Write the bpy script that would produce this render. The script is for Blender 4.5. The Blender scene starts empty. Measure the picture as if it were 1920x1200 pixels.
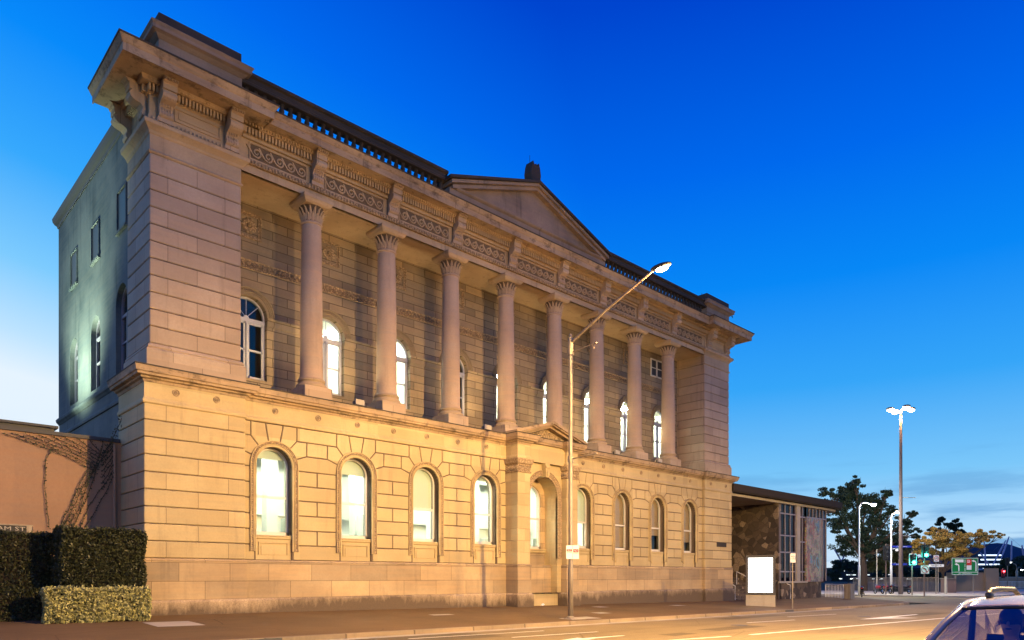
import bpy, math, random
import numpy as np
from mathutils import Vector, Matrix
random.seed(7); rng = np.random.default_rng(7)
sc = bpy.context.scene; COL = sc.collection
R = math.radians
# ------------------------------------------------------------------ camera
HD = R(46.31)                       # angle between view axis and the facade direction (+X)
FX, FY = math.cos(HD), math.sin(HD)
cam = bpy.data.cameras.new('camera'); cam.sensor_width = 36; cam.lens = 1342/1920*36
cam.shift_y = 482/1920; cam.clip_end = 8000; cam.clip_start = .1
co = bpy.data.objects.new('camera', cam); COL.objects.link(co)
co.location = (0, 0, 1.38); co.rotation_euler = (R(90), 0, HD - R(90)); sc.camera = co
def D(px, depth):                   # ground position of something seen at column px at this depth
    lat = (px-960)/1342*depth
    return depth*FX + lat*FY, depth*FY - lat*FX
def H(py, depth): return 1.38 + (1082-py)/1342*depth
# ------------------------------------------------------------------ colour management, sky
sc.view_settings.view_transform = 'Standard'; sc.view_settings.look = 'None'
sc.view_settings.exposure = 0; sc.view_settings.gamma = 1
sc.cycles.use_denoising = True; sc.cycles.max_bounces = 7; sc.cycles.diffuse_bounces = 3
sc.cycles.glossy_bounces = 3; sc.cycles.transparent_max_bounces = 12; sc.cycles.sample_clamp_indirect = 6
sc.cycles.caustics_reflective = False; sc.cycles.caustics_refractive = False
def lin(c): return tuple((x/255/12.92 if x/255 <= .04045 else ((x/255+.055)/1.055)**2.4) for x in c)
W = bpy.data.worlds.new('World'); sc.world = W; W.use_nodes = True
nt = W.node_tree; nt.nodes.clear()
def wn(t, **k):
    n = nt.nodes.new(t)
    for a, b in k.items(): setattr(n, a, b)
    return n
L = nt.links.new
tc = wn('ShaderNodeTexCoord'); sep = wn('ShaderNodeSeparateXYZ'); L(tc.outputs['Generated'], sep.inputs[0])
def wmath(op, a, b=None, c=None):
    n = wn('ShaderNodeMath', operation=op)
    for i, v in enumerate((a, b, c)):
        if v is None: continue
        if isinstance(v, (int, float)): n.inputs[i].default_value = v
        else: L(v, n.inputs[i])
    return n.outputs[0]
dot = wn('ShaderNodeVectorMath', operation='DOT_PRODUCT'); L(tc.outputs['Generated'], dot.inputs[0])
dot.inputs[1].default_value = (-.35, .937, 0)          # the afterglow stands to the left of the building
glow = wmath('MULTIPLY', wmath('MAXIMUM', wmath('ADD', dot.outputs['Value'], -.3), 0), 1/.7)
el = wmath('SUBTRACT', sep.outputs['Z'], wmath('MULTIPLY', glow, .29))
ramp = wn('ShaderNodeValToRGB'); L(el, ramp.inputs[0])
stops = [(0.0, (228, 242, 255)), (.05, (188, 226, 255)), (.13, (125, 202, 253)), (.24, (55, 168, 252)), (.36, (8, 138, 250)), (.48, (0, 106, 240)), (.62, (0, 70, 210)), (.9, (0, 48, 175))]
cr = ramp.color_ramp
cr.elements[0].position = stops[0][0]; cr.elements[0].color = (*lin(stops[0][1]), 1)
cr.elements[1].position = stops[-1][0]; cr.elements[1].color = (*lin(stops[-1][1]), 1)
for p, c in stops[1:-1]:
    e = cr.elements.new(p); e.color = (*lin(c), 1)
dim = wmath('ADD', wmath('MULTIPLY', glow, .06), .97)
sky1 = wn('ShaderNodeVectorMath', operation='SCALE'); L(ramp.outputs[0], sky1.inputs[0]); L(dim, sky1.inputs['Scale'])
# thin dusk cloud bars low in the sky
mp = wn('ShaderNodeMapping'); L(tc.outputs['Generated'], mp.inputs[0]); mp.inputs['Scale'].default_value = (3.0, 3.0, 26)
ns = wn('ShaderNodeTexNoise'); L(mp.outputs[0], ns.inputs[0]); ns.inputs['Scale'].default_value = 1.6; ns.inputs['Detail'].default_value = 6; ns.inputs['Roughness'].default_value = .55
cl = wn('ShaderNodeMapRange', interpolation_type='SMOOTHSTEP'); L(ns.outputs[0], cl.inputs[0]); cl.inputs[1].default_value = .46; cl.inputs[2].default_value = .66
lo = wn('ShaderNodeMapRange', interpolation_type='SMOOTHSTEP'); L(sep.outputs['Z'], lo.inputs[0]); lo.inputs[1].default_value = .2; lo.inputs[2].default_value = .04
cf = wmath('MULTIPLY', wmath('MULTIPLY', cl.outputs[0], lo.outputs[0]), .75)
mixc = wn('ShaderNodeMixRGB'); L(cf, mixc.inputs[0]); L(sky1.outputs[0], mixc.inputs[1]); mixc.inputs[2].default_value = (*lin((84, 150, 208)), 1)
bg = wn('ShaderNodeBackground'); L(mixc.outputs[0], bg.inputs[0]); bg.inputs[1].default_value = 1.0
wo = wn('ShaderNodeOutputWorld'); L(bg.outputs[0], wo.inputs[0])
# ------------------------------------------------------------------ materials
def mat(name, base=(.5, .5, .5), rough=.8, metal=0, emit=None, estr=0, spec=.5):
    m = bpy.data.materials.new(name); m.use_nodes = True; b = m.node_tree.nodes['Principled BSDF']
    b.inputs['Base Color'].default_value = (*base, 1); b.inputs['Roughness'].default_value = rough; b.inputs['Metallic'].default_value = metal
    b.inputs['Specular IOR Level'].default_value = spec
    if emit: b.inputs['Emission Color'].default_value = (*emit, 1); b.inputs['Emission Strength'].default_value = estr
    return m
class NT:
    def __init__(s, m): s.t = m.node_tree; s.b = s.t.nodes['Principled BSDF']; s.pos = s.t.nodes.new('ShaderNodeNewGeometry').outputs['Position']
    def n(s, t, **k):
        x = s.t.nodes.new(t)
        for a, b in k.items(): setattr(x, a, b)
        return x
    def l(s, a, b): s.t.links.new(a, b)
    def map(s, scale, src=None):
        m = s.n('ShaderNodeMapping'); s.l(src or s.pos, m.inputs[0]); m.inputs['Scale'].default_value = scale; return m.outputs[0]
    def noise(s, vec, scale, det=4, rough=.55):
        x = s.n('ShaderNodeTexNoise'); s.l(vec, x.inputs[0]); x.inputs['Scale'].default_value = scale; x.inputs['Detail'].default_value = det; x.inputs['Roughness'].default_value = rough; return x.outputs[0]
    def rng(s, v, a, b, c, d):
        x = s.n('ShaderNodeMapRange'); s.l(v, x.inputs[0])
        for i, q in enumerate((a, b, c, d)): x.inputs[i+1].default_value = q
        return x.outputs[0]
    def math(s, op, a, b):
        x = s.n('ShaderNodeMath', operation=op)
        for i, v in enumerate((a, b)):
            if isinstance(v, (int, float)): x.inputs[i].default_value = v
            else: s.l(v, x.inputs[i])
        return x.outputs[0]
    def mix(s, f, a, b, mode='MIX'):
        x = s.n('ShaderNodeMixRGB', blend_type=mode)
        for i, v in enumerate((f, a, b)):
            if isinstance(v, (int, float)): x.inputs[i].default_value = v
            elif isinstance(v, tuple): x.inputs[i].default_value = (*v, 1)
            else: s.l(v, x.inputs[i])
        return x.outputs[0]
    def bump(s, h, strength=.3, dist=.01):
        x = s.n('ShaderNodeBump'); s.l(h, x.inputs['Height']); x.inputs['Strength'].default_value = strength; x.inputs['Distance'].default_value = dist
        s.l(x.outputs[0], s.b.inputs['Normal'])
def stone(name, a=(.47, .38, .28), b=(.37, .29, .21), dirt=(.10, .085, .07), dirtamt=.5, brick=None, streak=1, cell=None):
    m = mat(name, a, .85); k = NT(m)
    big = k.rng(k.noise(k.pos, .55, 5), .35, .65, 0, 1)
    c = k.mix(big, a, b)
    fine = k.noise(k.pos, 14, 6, .7)
    c = k.mix(k.rng(fine, .3, .75, 0, .35), c, tuple(x*.62 for x in b))
    band = k.noise(k.map((.5, .5, 9)), 1.0, 3)
    c = k.mix(k.rng(band, .4, .7, 0, .35), c, (a[0]*1.08, a[1]*.92, a[2]*.76))
    h = fine
    if brick:
        sx = k.n('ShaderNodeSeparateXYZ'); k.l(k.pos, sx.inputs[0])
        u = k.math('ADD', sx.outputs['X'], sx.outputs['Y'])
        cb = k.n('ShaderNodeCombineXYZ'); k.l(u, cb.inputs[0]); k.l(sx.outputs['Z'], cb.inputs[1])
        br = k.n('ShaderNodeTexBrick'); k.l(cb.outputs[0], br.inputs[0])
        br.inputs['Scale'].default_value = 1; br.inputs['Brick Width'].default_value = brick[0]; br.inputs['Row Height'].default_value = brick[1]
        br.inputs['Mortar Size'].default_value = brick[2]; br.inputs['Mortar Smooth'].default_value = .2
        br.inputs['Color1'].default_value = (.66, .66, .7, 1); br.inputs['Color2'].default_value = (1.1, 1.06, 1, 1); br.inputs['Mortar'].default_value = (.38, .36, .34, 1)
        c = k.mix(1, c, br.outputs['Color'], 'MULTIPLY')
        h = k.math('SUBTRACT', k.math('MULTIPLY', fine, .35), br.outputs['Fac'])
    if cell:                                  # every block its own slightly different stone
        sx = k.n('ShaderNodeSeparateXYZ'); k.l(k.pos, sx.inputs[0])
        row = k.math('FLOOR', k.math('DIVIDE', k.math('SUBTRACT', sx.outputs['Z'], cell[2]), cell[1]), 0)
        u = k.math('ADD', k.math('DIVIDE', k.math('ADD', sx.outputs['X'], sx.outputs['Y']), cell[0]), k.math('MULTIPLY', k.math('MODULO', row, 2), .5 if len(cell) > 3 else 0))
        cb = k.n('ShaderNodeCombineXYZ'); k.l(k.math('FLOOR', u, 0), cb.inputs[0]); k.l(row, cb.inputs[1])
        wnn = k.n('ShaderNodeTexWhiteNoise'); k.l(cb.outputs[0], wnn.inputs['Vector'])
        c = k.mix(k.rng(wnn.outputs['Value'], 0, 1, 0, .5), c, (b[0]*.66, b[1]*.64, b[2]*.62))
        if len(cell) > 3:
            fr = k.math('FRACT', u, 0); jt = k.math('LESS_THAN', fr, .011); c = k.mix(k.math('MULTIPLY', jt, .6), c, (.07, .05, .035)); h = k.math('SUBTRACT', h, jt)
    if streak:
        st = k.noise(k.map((2.2, 2.2, .22)), 1.3, 6, .65)
        c = k.mix(k.rng(st, .56, .78, 0, dirtamt), c, dirt)
    k.l(c, k.b.inputs['Base Color']); k.bump(h, .35, .012)
    return m
M = {}
M['sand'] = stone('sandstone', (.57, .47, .27), (.45, .36, .20), dirtamt=.4, cell=(1.72, .56, 2.0))
M['pink'] = stone('pink_sandstone', (.50, .40, .305), (.40, .31, .235), dirtamt=.45, cell=(1.9, .559, 9.06, 1))
M['sandj'] = stone('coursed_sandstone', (.57, .47, .27), (.45, .36, .20), dirtamt=.4, cell=(2.05, .56, 2.0, 1))
M['trim'] = stone('trim_sandstone', (.48, .375, .25), (.34, .26, .175), dirt=(.06, .05, .04), dirtamt=.55)
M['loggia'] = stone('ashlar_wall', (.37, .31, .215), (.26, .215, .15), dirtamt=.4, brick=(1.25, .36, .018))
M['plinth'] = stone('plinth_stone', (.54, .43, .27), (.38, .29, .18), dirtamt=.4, brick=(1.7, .62, .01))
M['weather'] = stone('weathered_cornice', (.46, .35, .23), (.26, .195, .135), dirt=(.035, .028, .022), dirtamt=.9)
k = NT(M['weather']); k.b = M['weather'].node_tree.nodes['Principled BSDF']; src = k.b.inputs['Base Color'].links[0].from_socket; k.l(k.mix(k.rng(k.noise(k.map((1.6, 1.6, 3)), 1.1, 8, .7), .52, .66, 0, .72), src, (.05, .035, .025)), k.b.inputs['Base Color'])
M['carved'] = stone('carved_sandstone', (.50, .39, .25), (.40, .30, .19), dirtamt=.3)
k = NT(M['carved']); k.b = M['carved'].node_tree.nodes['Principled BSDF']; src = k.b.inputs['Base Color'].links[0].from_socket; vv = k.n('ShaderNodeTexVoronoi'); k.l(k.pos, vv.inputs[0]); vv.inputs['Scale'].default_value = 13; k.l(k.mix(k.rng(vv.outputs['Distance'], .2, .6, 0, .55), src, (.09, .06, .035)), k.b.inputs['Base Color']); k.bump(vv.outputs['Distance'], -.8, .04)
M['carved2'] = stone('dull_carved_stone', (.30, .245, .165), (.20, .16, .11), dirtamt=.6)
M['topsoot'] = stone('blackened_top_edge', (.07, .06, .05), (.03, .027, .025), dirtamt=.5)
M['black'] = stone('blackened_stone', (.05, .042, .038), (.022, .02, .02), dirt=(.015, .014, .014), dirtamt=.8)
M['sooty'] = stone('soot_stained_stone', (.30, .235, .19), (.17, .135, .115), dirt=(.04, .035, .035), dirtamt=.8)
M['recess'] = mat('carving_soot_and_shade', (.13, .095, .065), .95)  # on the column capitals this tone paints the shade between leaves
M['shaft'] = stone('granite_shaft', (.50, .385, .285), (.42, .32, .235), dirtamt=.3)
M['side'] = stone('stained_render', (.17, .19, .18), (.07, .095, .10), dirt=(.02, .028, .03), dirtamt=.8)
# base course: dark damp stain rising from the pavement
m = M['foot'] = mat('base_course_stone', (.4, .32, .22), .9); k = NT(m)
sx = k.n('ShaderNodeSeparateXYZ'); k.l(k.pos, sx.inputs[0])
wav = k.noise(k.map((2.2, 2.2, .8)), 1.6, 8, .75)
big = k.noise(k.pos, .16, 3)
lev = k.math('ADD', k.math('ADD', sx.outputs['Z'], k.math('MULTIPLY', k.math('SUBTRACT', wav, .5), 1.3)), k.math('MULTIPLY', k.math('SUBTRACT', big, .5), 1.6))
f = k.rng(lev, .25, .85, .95, 0)
c = k.mix(f, (.50, .39, .26), (.09, .065, .045)); k.l(k.mix(k.rng(k.noise(k.pos, 22, 4), .4, .7, 0, .5), c, (.16, .11, .07)), k.b.inputs['Base Color']); k.bump(k.noise(k.pos, 20, 5), .4, .01)
def asphalt(name, a, b, spk=.3, rough=.85):
    m = mat(name, a, rough, spec=.15); k = NT(m)
    c = k.mix(k.rng(k.noise(k.pos, .35, 5), .35, .65, 0, 1), a, b)
    v = k.noise(k.pos, 60, 3, .8)
    c = k.mix(k.rng(v, .45, .75, 0, spk), c, tuple(min(1, x*3) for x in a))
    crk = k.n('ShaderNodeTexVoronoi', feature='DISTANCE_TO_EDGE'); k.l(k.mix(.35, k.pos, k.n('ShaderNodeTexNoise').outputs['Color'], 'ADD'), crk.inputs[0]); crk.inputs['Scale'].default_value = .22
    c = k.mix(k.rng(crk.outputs[0], 0, .004, .55, 0), c, tuple(x*.3 for x in a))
    st = k.noise(k.map((.12, 1.6, 1)), 1, 4); c = k.mix(k.rng(st, .5, .7, 0, .3), c, tuple(x*.6 for x in a))
    k.l(c, k.b.inputs['Base Color']); k.bump(v, .35, .006); return m
M['foot_path'] = asphalt('footpath_asphalt', (.16, .103, .05), (.115, .076, .038), .25)
M['road'] = asphalt('road_asphalt', (.215, .165, .09), (.165, .13, .075), .3, .75)
M['frame2'] = mat('dull_lilac_frame', (.26, .24, .28), .5)
M['ground'] = asphalt('far_ground', (.035, .035, .025), (.02, .022, .018))
M['kerb'] = stone('kerb_concrete', (.36, .29, .19), (.24, .19, .13), dirtamt=.7, brick=(2.3, 3, .03))
m = M['paint'] = mat('road_paint', (.78, .76, .70), .6); k = NT(m); k.l(k.mix(k.rng(k.noise(k.pos, 9, 6, .8), .5, .7, 0, .6), (.78, .76, .7), (.25, .21, .17)), k.b.inputs['Base Color'])
M['concrete'] = stone('pale_concrete', (.45, .42, .37), (.36, .33, .28), dirtamt=.3)
M['frame'] = mat('painted_frame', (.62, .60, .56), .45)
M['bluef'] = mat('grey_painted_frame', (.42, .44, .52), .45)
M['metal'] = mat('galvanised_pole', (.3, .27, .23), .5, .35)
k = NT(M['metal']); k.l(k.mix(k.rng(k.noise(k.map((3, 3, .4)), 2, 5), .4, .7, 0, .7), (.30, .26, .21), (.15, .11, .085)), k.b.inputs['Base Color'])
M['whitepole'] = mat('white_painted_pole', (.72, .72, .70), .45)
M['brownpole'] = mat('brown_pole', (.17, .11, .09), .5)
M['dark'] = mat('dark_metal', (.025, .025, .028), .45)
M['white'] = mat('white_paint', (.8, .8, .78), .5)
M['red'] = mat('sign_red', (.62, .03, .02), .5)
M['blacktxt'] = mat('black_lettering', (.015, .015, .015), .6)
M['green'] = mat('sign_green', (.005, .20, .04), .4)
M['blue'] = mat('sign_blue', (.03, .05, .42), .4)
M['lead'] = mat('dark_roof', (.05, .05, .055), .6)
M['roomwall'] = mat('room_paint', (.84, .85, .76), .8)
M['blind'] = mat('window_blind', (.62, .66, .58), .8)
M['roomdark'] = mat('dim_room', (.12, .09, .06), .9)
M['tube'] = mat('ceiling_light', (1, 1, 1), .5, emit=(1, 1, .84), estr=150)
M['lamp'] = mat('lamp_glass', (1, 1, 1), .5, emit=(1, .88, .66), estr=14)
M['lampw'] = mat('white_lamp_glass', (1, 1, 1), .5, emit=(.95, 1, .95), estr=10)
M['panel'] = mat('lit_poster', (1, 1, 1), .5, emit=(1, 1, .93), estr=5)
M['sgreen'] = mat('green_signal', (0, .3, .25), .5, emit=(.05, 1, .72), estr=22)
M['sred'] = mat('red_signal', (.3, 0, 0), .5, emit=(1, .03, .04), estr=26)
M['purple'] = mat('purple_reflection_glow', (.2, .1, .6), .5, emit=(.22, .06, 1), estr=1.6)
def glass(name, tint, amt, rough=.02):
    m = bpy.data.materials.new(name); m.use_nodes = True; t = m.node_tree; t.nodes.clear()
    o = t.nodes.new('ShaderNodeOutputMaterial'); mx = t.nodes.new('ShaderNodeMixShader'); tr = t.nodes.new('ShaderNodeBsdfTransparent'); gl = t.nodes.new('ShaderNodeBsdfGlossy')
    tr.inputs[0].default_value = (*tint, 1); gl.inputs['Roughness'].default_value = rough
    ge = t.nodes.new('ShaderNodeNewGeometry'); dp_ = t.nodes.new('ShaderNodeVectorMath'); dp_.operation = 'DOT_PRODUCT'; t.links.new(ge.outputs['Normal'], dp_.inputs[0]); t.links.new(ge.outputs['Incoming'], dp_.inputs[1])
    def mm(op, a, b=None):
        x = t.nodes.new('ShaderNodeMath'); x.operation = op
        for i, v in enumerate((a, b)):
            if isinstance(v, (int, float)): x.inputs[i].default_value = v
            elif v is not None: t.links.new(v, x.inputs[i])
        return x.outputs[0]
    ad = t.nodes.new('ShaderNodeMath'); ad.operation = 'ADD'; ad.inputs[1].default_value = amt+.02; t.links.new(mm('POWER', mm('SUBTRACT', 1, mm('ABSOLUTE', dp_.outputs['Value'])), 5), ad.inputs[0])
    t.links.new(ad.outputs[0], mx.inputs[0]); t.links.new(tr.outputs[0], mx.inputs[1]); t.links.new(gl.outputs[0], mx.inputs[2]); t.links.new(mx.outputs[0], o.inputs[0]); return m
M['glass'] = glass('window_glass', (.93, .97, .95), .02)
M['glass2'] = glass('smoked_glass', (.35, .32, .42), -.02)
M['carglass'] = glass('car_glass', (.75, .8, .95), .2)
# rubble stone
m = M['rubble'] = mat('rubble_stone', (.1, .08, .06), .9); k = NT(m)
vo = k.n('ShaderNodeTexVoronoi'); k.l(k.pos, vo.inputs[0]); vo.inputs['Scale'].default_value = 2.1
ve = k.n('ShaderNodeTexVoronoi', feature='DISTANCE_TO_EDGE'); k.l(k.pos, ve.inputs[0]); ve.inputs['Scale'].default_value = 2.1
sp = k.n('ShaderNodeSeparateColor'); k.l(vo.outputs['Color'], sp.inputs[0])
c = k.mix(k.rng(sp.outputs[0], .2, .75, 0, 1), (.07, .052, .04), (.15, .11, .075)); c = k.mix(k.rng(sp.outputs[1], .78, .84, 0, 1), c, (.38, .29, .2))
c = k.mix(k.rng(k.noise(k.pos, 12, 5), .35, .7, 0, .5), c, (.05, .04, .03)); c = k.mix(k.rng(ve.outputs[0], 0, .035, .9, 0), c, (.05, .045, .04))
k.l(c, k.b.inputs['Base Color']); k.bump(k.rng(ve.outputs[0], 0, .08, 0, 1), .7, .04)
# mosaic wall: abstract patches of tesserae
m = M['mosaic'] = mat('mosaic_tiles', (.3, .25, .2), .45); k = NT(m)
t1 = k.n('ShaderNodeTexVoronoi'); k.l(k.pos, t1.inputs[0]); t1.inputs['Scale'].default_value = 16
q = k.noise(k.map((.55, .55, .4)), 1.7, 3); rp = k.n('ShaderNodeValToRGB'); k.l(q, rp.inputs[0]); e = rp.color_ramp.elements
e[0].position = .3; e[0].color = (.09, .06, .06, 1); e[1].position = .7; e[1].color = (.16, .09, .07, 1)
for p, cc in ((.42, (.30, .24, .18)), (.5, (.40, .32, .22)), (.55, (.13, .09, .09)), (.6, (.32, .26, .2)), (.64, (.10, .26, .34))):
    x = e.new(p); x.color = (*cc, 1)
q2 = k.noise(k.map((1.1, 1.1, .35)), 1.2, 4); c = k.mix(k.rng(q2, .55, .62, 0, .8), rp.outputs[0], (.34, .12, .08))
c = k.mix(.45, c, t1.outputs['Color'], 'OVERLAY'); k.l(c, k.b.inputs['Base Color']); k.bump(t1.outputs[0], .5, .01)
def leafmat(name, a, b, rough=.6, sc_=3.5):
    m = mat(name, a, rough, spec=.3); k = NT(m); oi = k.noise(k.pos, sc_, 3)
    c = k.mix(k.rng(oi, .35, .65, 0, 1), a, b); w = k.n('ShaderNodeTexWhiteNoise'); k.l(k.map((9, 9, 9)), w.inputs['Vector'])
    k.l(k.mix(k.rng(k.noise(k.pos, 40, 1), .3, .7, 0, .5), c, tuple(x*1.8 for x in b)), k.b.inputs['Base Color']); return m
M['hedge'] = leafmat('dark_hedge_leaf', (.006, .009, .004), (.045, .05, .02), .45, 16)
M['hedge2'] = leafmat('pale_hedge_leaf', (.02, .028, .008), (.46, .44, .18), .5, 13)
M['twig'] = mat('twig', (.03, .022, .015), .95)
M['leafdark'] = leafmat('dark_tree_leaf', (.010, .022, .014), (.02, .04, .022))
M['leafmid'] = leafmat('green_tree_leaf', (.07, .085, .03), (.13, .13, .05))
M['leafgold'] = leafmat('golden_tree_leaf', (.22, .16, .04), (.42, .28, .07))
M['bark'] = mat('bark', (.07, .05, .035), .95)
M['render'] = stone('pink_render', (.37, .235, .15), (.32, .20, .13), dirtamt=.2)
M['hill'] = mat('wooded_hill', (.012, .035, .075), 1)
M['mast'] = mat('bridge_mast', (.42, .33, .5), .5)
M['carpaint'] = mat('car_paint', (.27, .25, .28), .2, .6)
M['skin'] = mat('skin', (.42, .22, .15), .6); M['hair'] = mat('hair', (.03, .02, .02), .7); M['cloth'] = mat('beige_shirt', (.42, .33, .26), .9)
M['seat'] = mat('seat_fabric', (.02, .02, .03), .9); M['rubber'] = mat('tyre_rubber', (.015, .015, .015), .8)
M['bikered'] = mat('red_bike_paint', (.35, .01, .015), .3); M['chrome'] = mat('chrome', (.6, .6, .6), .2, 1)
M['tan'] = stone('tan_render', (.42, .28, .18), (.36, .24, .15), dirtamt=.3)
# ------------------------------------------------------------------ mesh helpers
ORG = {}
class MB:
    def __init__(s): s.v = []; s.f = []
    def add(s, vs, fs):
        o = len(s.v); s.v += [tuple(p) for p in vs]; s.f += [tuple(i+o for i in f) for f in fs]; return s
    def box(s, x0, x1, y0, y1, z0, z1):
        return s.add([(x, y, z) for x in (x0, x1) for y in (y0, y1) for z in (z0, z1)], [(0, 1, 3, 2), (4, 6, 7, 5), (0, 4, 5, 1), (2, 3, 7, 6), (0, 2, 6, 4), (1, 5, 7, 3)])
    def cbox(s, x0, x1, y0, y1, z0, z1, c=.02):          # box with chamfered vertical faces towards -Y and -X/+X
        o = [(x0+c, y0), (x1-c, y0), (x1, y0+c), (x1, y1), (x0, y1), (x0, y0+c)]
        i = [(x0+c, y0+c), (x1-c, y0+c), (x1-c, y0+c), (x1-c, y1), (x0+c, y1), (x0+c, y0+c)]
        n = 6; vs = [(*p, z0) for p in i]+[(*p, z0+c) for p in o]+[(*p, z1-c) for p in o]+[(*p, z1) for p in i]; fs = []
        for r in range(3):
            for j in range(n): a, b = r*n+j, r*n+(j+1) % n; fs.append((a, b, b+n, a+n))
        fs.append(tuple(range(n-1, -1, -1))); fs.append(tuple(range(3*n, 4*n))); return s.add(vs, fs)
    def prism(s, poly, f0, f1):                           # poly of 2D points; f0, f1 map (u,v) to 3D
        n = len(poly); vs = [f0(*p) for p in poly]+[f1(*p) for p in poly]
        return s.add(vs, [tuple(range(n-1, -1, -1)), tuple(range(n, 2*n))]+[(i, (i+1) % n, n+(i+1) % n, n+i) for i in range(n)])
    def block(s, poly, y0, y1, g=.022, c=.014):           # chamfered rusticated block on an XZ wall facing -Y
        p1 = inset(poly, g); p2 = inset(poly, g+c); n = len(poly)
        vs = [(x, y1, z) for x, z in p1]+[(x, y0+c, z) for x, z in p1]+[(x, y0, z) for x, z in p2]; fs = []
        for r in range(2):
            for j in range(n): a, b = r*n+j, r*n+(j+1) % n; fs.append((a, b, b+n, a+n))
        fs.append(tuple(range(2*n, 3*n))); return s.add(vs, fs)
    def sweep(s, path, prof, caps=True):                  # moulding: path in XY, profile (out, z), outward to the right of travel
        n = len(path); m = len(prof); P = [Vector(p) for p in path]; nr = []
        for i in range(n):
            ds = []
            if i > 0: ds.append((P[i]-P[i-1]).normalized())
            if i < n-1: ds.append((P[i+1]-P[i]).normalized())
            ns_ = [Vector((d.y, -d.x)) for d in ds]
            if len(ns_) == 2: b = (ns_[0]+ns_[1]).normalized(); b = b/max(.3, b.dot(ns_[0]))
            else: b = ns_[0]
            nr.append(b)
        vs = [(P[i].x+nr[i].x*o, P[i].y+nr[i].y*o, z) for i in range(n) for o, z in prof]; fs = []
        for i in range(n-1):
            for j in range(m-1): a = i*m+j; fs.append((a, a+1, a+m+1, a+m))
            fs.append((i*m+m-1, i*m, (i+1)*m, (i+1)*m+m-1))
        if caps: fs.append(tuple(range(m-1, -1, -1))); fs.append(tuple((n-1)*m+j for j in range(m)))
        return s.add(vs, fs)
    def lathe(s, prof, cx, cy, n=24, flute=0):
        vs = []; m = len(prof); fs = []
        for r, z in prof:
            for a in range(n): t = 2*math.pi*a/n; vs.append((cx+r*math.cos(t), cy+r*math.sin(t), z))
        for i in range(m-1):
            for a in range(n): b = (a+1) % n; fs.append((i*n+a, i*n+b, (i+1)*n+b, (i+1)*n+a))
        fs.append(tuple(range(n-1, -1, -1))); fs.append(tuple((m-1)*n+a for a in range(n))); return s.add(vs, fs)
    def tube(s, pts, rad, n=8):
        pts = [Vector(p) for p in pts]; rr = rad if isinstance(rad, (list, tuple)) else [rad]*len(pts); vs = []; fs = []
        for i, p in enumerate(pts):
            d = (pts[min(i+1, len(pts)-1)]-pts[max(i-1, 0)]).normalized(); u = d.cross(Vector((0, 0, 1)))
            if u.length < .05: u = d.cross(Vector((0, 1, 0)))
            u.normalize(); w = d.cross(u)
            for a in range(n): t = 2*math.pi*a/n; vs.append(p+(u*math.cos(t)+w*math.sin(t))*rr[i])
        for i in range(len(pts)-1):
            for a in range(n): b = (a+1) % n; fs.append((i*n+a, i*n+b, (i+1)*n+b, (i+1)*n+a))
        fs.append(tuple(range(n-1, -1, -1))); fs.append(tuple((len(pts)-1)*n+a for a in range(n))); return s.add(vs, fs)
    def ball(s, c, r, n=8, m=5):
        rx, ry, rz = r if isinstance(r, tuple) else (r, r, r); vs = []; fs = []
        for i in range(m+1):
            ph = math.pi*i/m
            for a in range(n): t = 2*math.pi*a/n; vs.append((c[0]+rx*math.sin(ph)*math.cos(t), c[1]+ry*math.sin(ph)*math.sin(t), c[2]+rz*math.cos(ph)))
        for i in range(m):
            for a in range(n): b = (a+1) % n; fs.append((i*n+a, (i+1)*n+a, (i+1)*n+b, i*n+b))
        return s.add(vs, fs)
    def build(s, name, m, parent=None, smooth=False, world=True, **tags):
        me = bpy.data.meshes.new(name); o = bpy.data.objects.new(name, me)
        off = ORG.get(parent.name, (0, 0, 0)) if (parent is not None and world) else (0, 0, 0)
        vs = s.v if off == (0, 0, 0) else [(a-off[0], b-off[1], c-off[2]) for a, b, c in s.v]
        me.from_pydata(vs, [], s.f)
        me.materials.append(M[m] if isinstance(m, str) else m)
        fix_normals(me)
        if smooth: me.shade_smooth() if hasattr(me, 'shade_smooth') else me.polygons.foreach_set('use_smooth', [True]*len(me.polygons))
        me.update(); COL.objects.link(o)
        if parent is not None: o.parent = parent; ORG[o.name] = off
        for a, b in tags.items(): o[a] = b
        return o
import bmesh
def fix_normals(me):
    bm = bmesh.new(); bm.from_mesh(me); bmesh.ops.recalc_face_normals(bm, faces=bm.faces); bm.to_mesh(me); bm.free()
def inset(poly, g):
    n = len(poly); ar = sum(poly[i][0]*poly[(i+1) % n][1]-poly[(i+1) % n][0]*poly[i][1] for i in range(n)); sg = 1 if ar > 0 else -1; out = []
    for i in range(n):
        p0, p1, p2 = Vector(poly[i-1]), Vector(poly[i]), Vector(poly[(i+1) % n]); d1 = (p1-p0).normalized(); d2 = (p2-p1).normalized()
        n1 = Vector((-d1.y, d1.x))*sg; n2 = Vector((-d2.y, d2.x))*sg; b = (n1+n2); b = b/max(.25, b.dot(n1)); q = p1+b*g; out.append((q.x, q.y))
    return out
def clipx(poly, x0, x1):
    for s_, lim in ((1, x0), (-1, x1)):
        out = []
        for i in range(len(poly)):
            a, b = poly[i-1], poly[i]; ia, ib = s_*(a[0]-lim) >= 0, s_*(b[0]-lim) >= 0
            if ia != ib: t = (lim-a[0])/(b[0]-a[0]); out.append((lim, a[1]+t*(b[1]-a[1])))
            if ib: out.append(b)
        poly = out
        if len(poly) < 3: return None
    xs = [p[0] for p in poly]
    return poly if max(xs)-min(xs) > .12 else None
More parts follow.
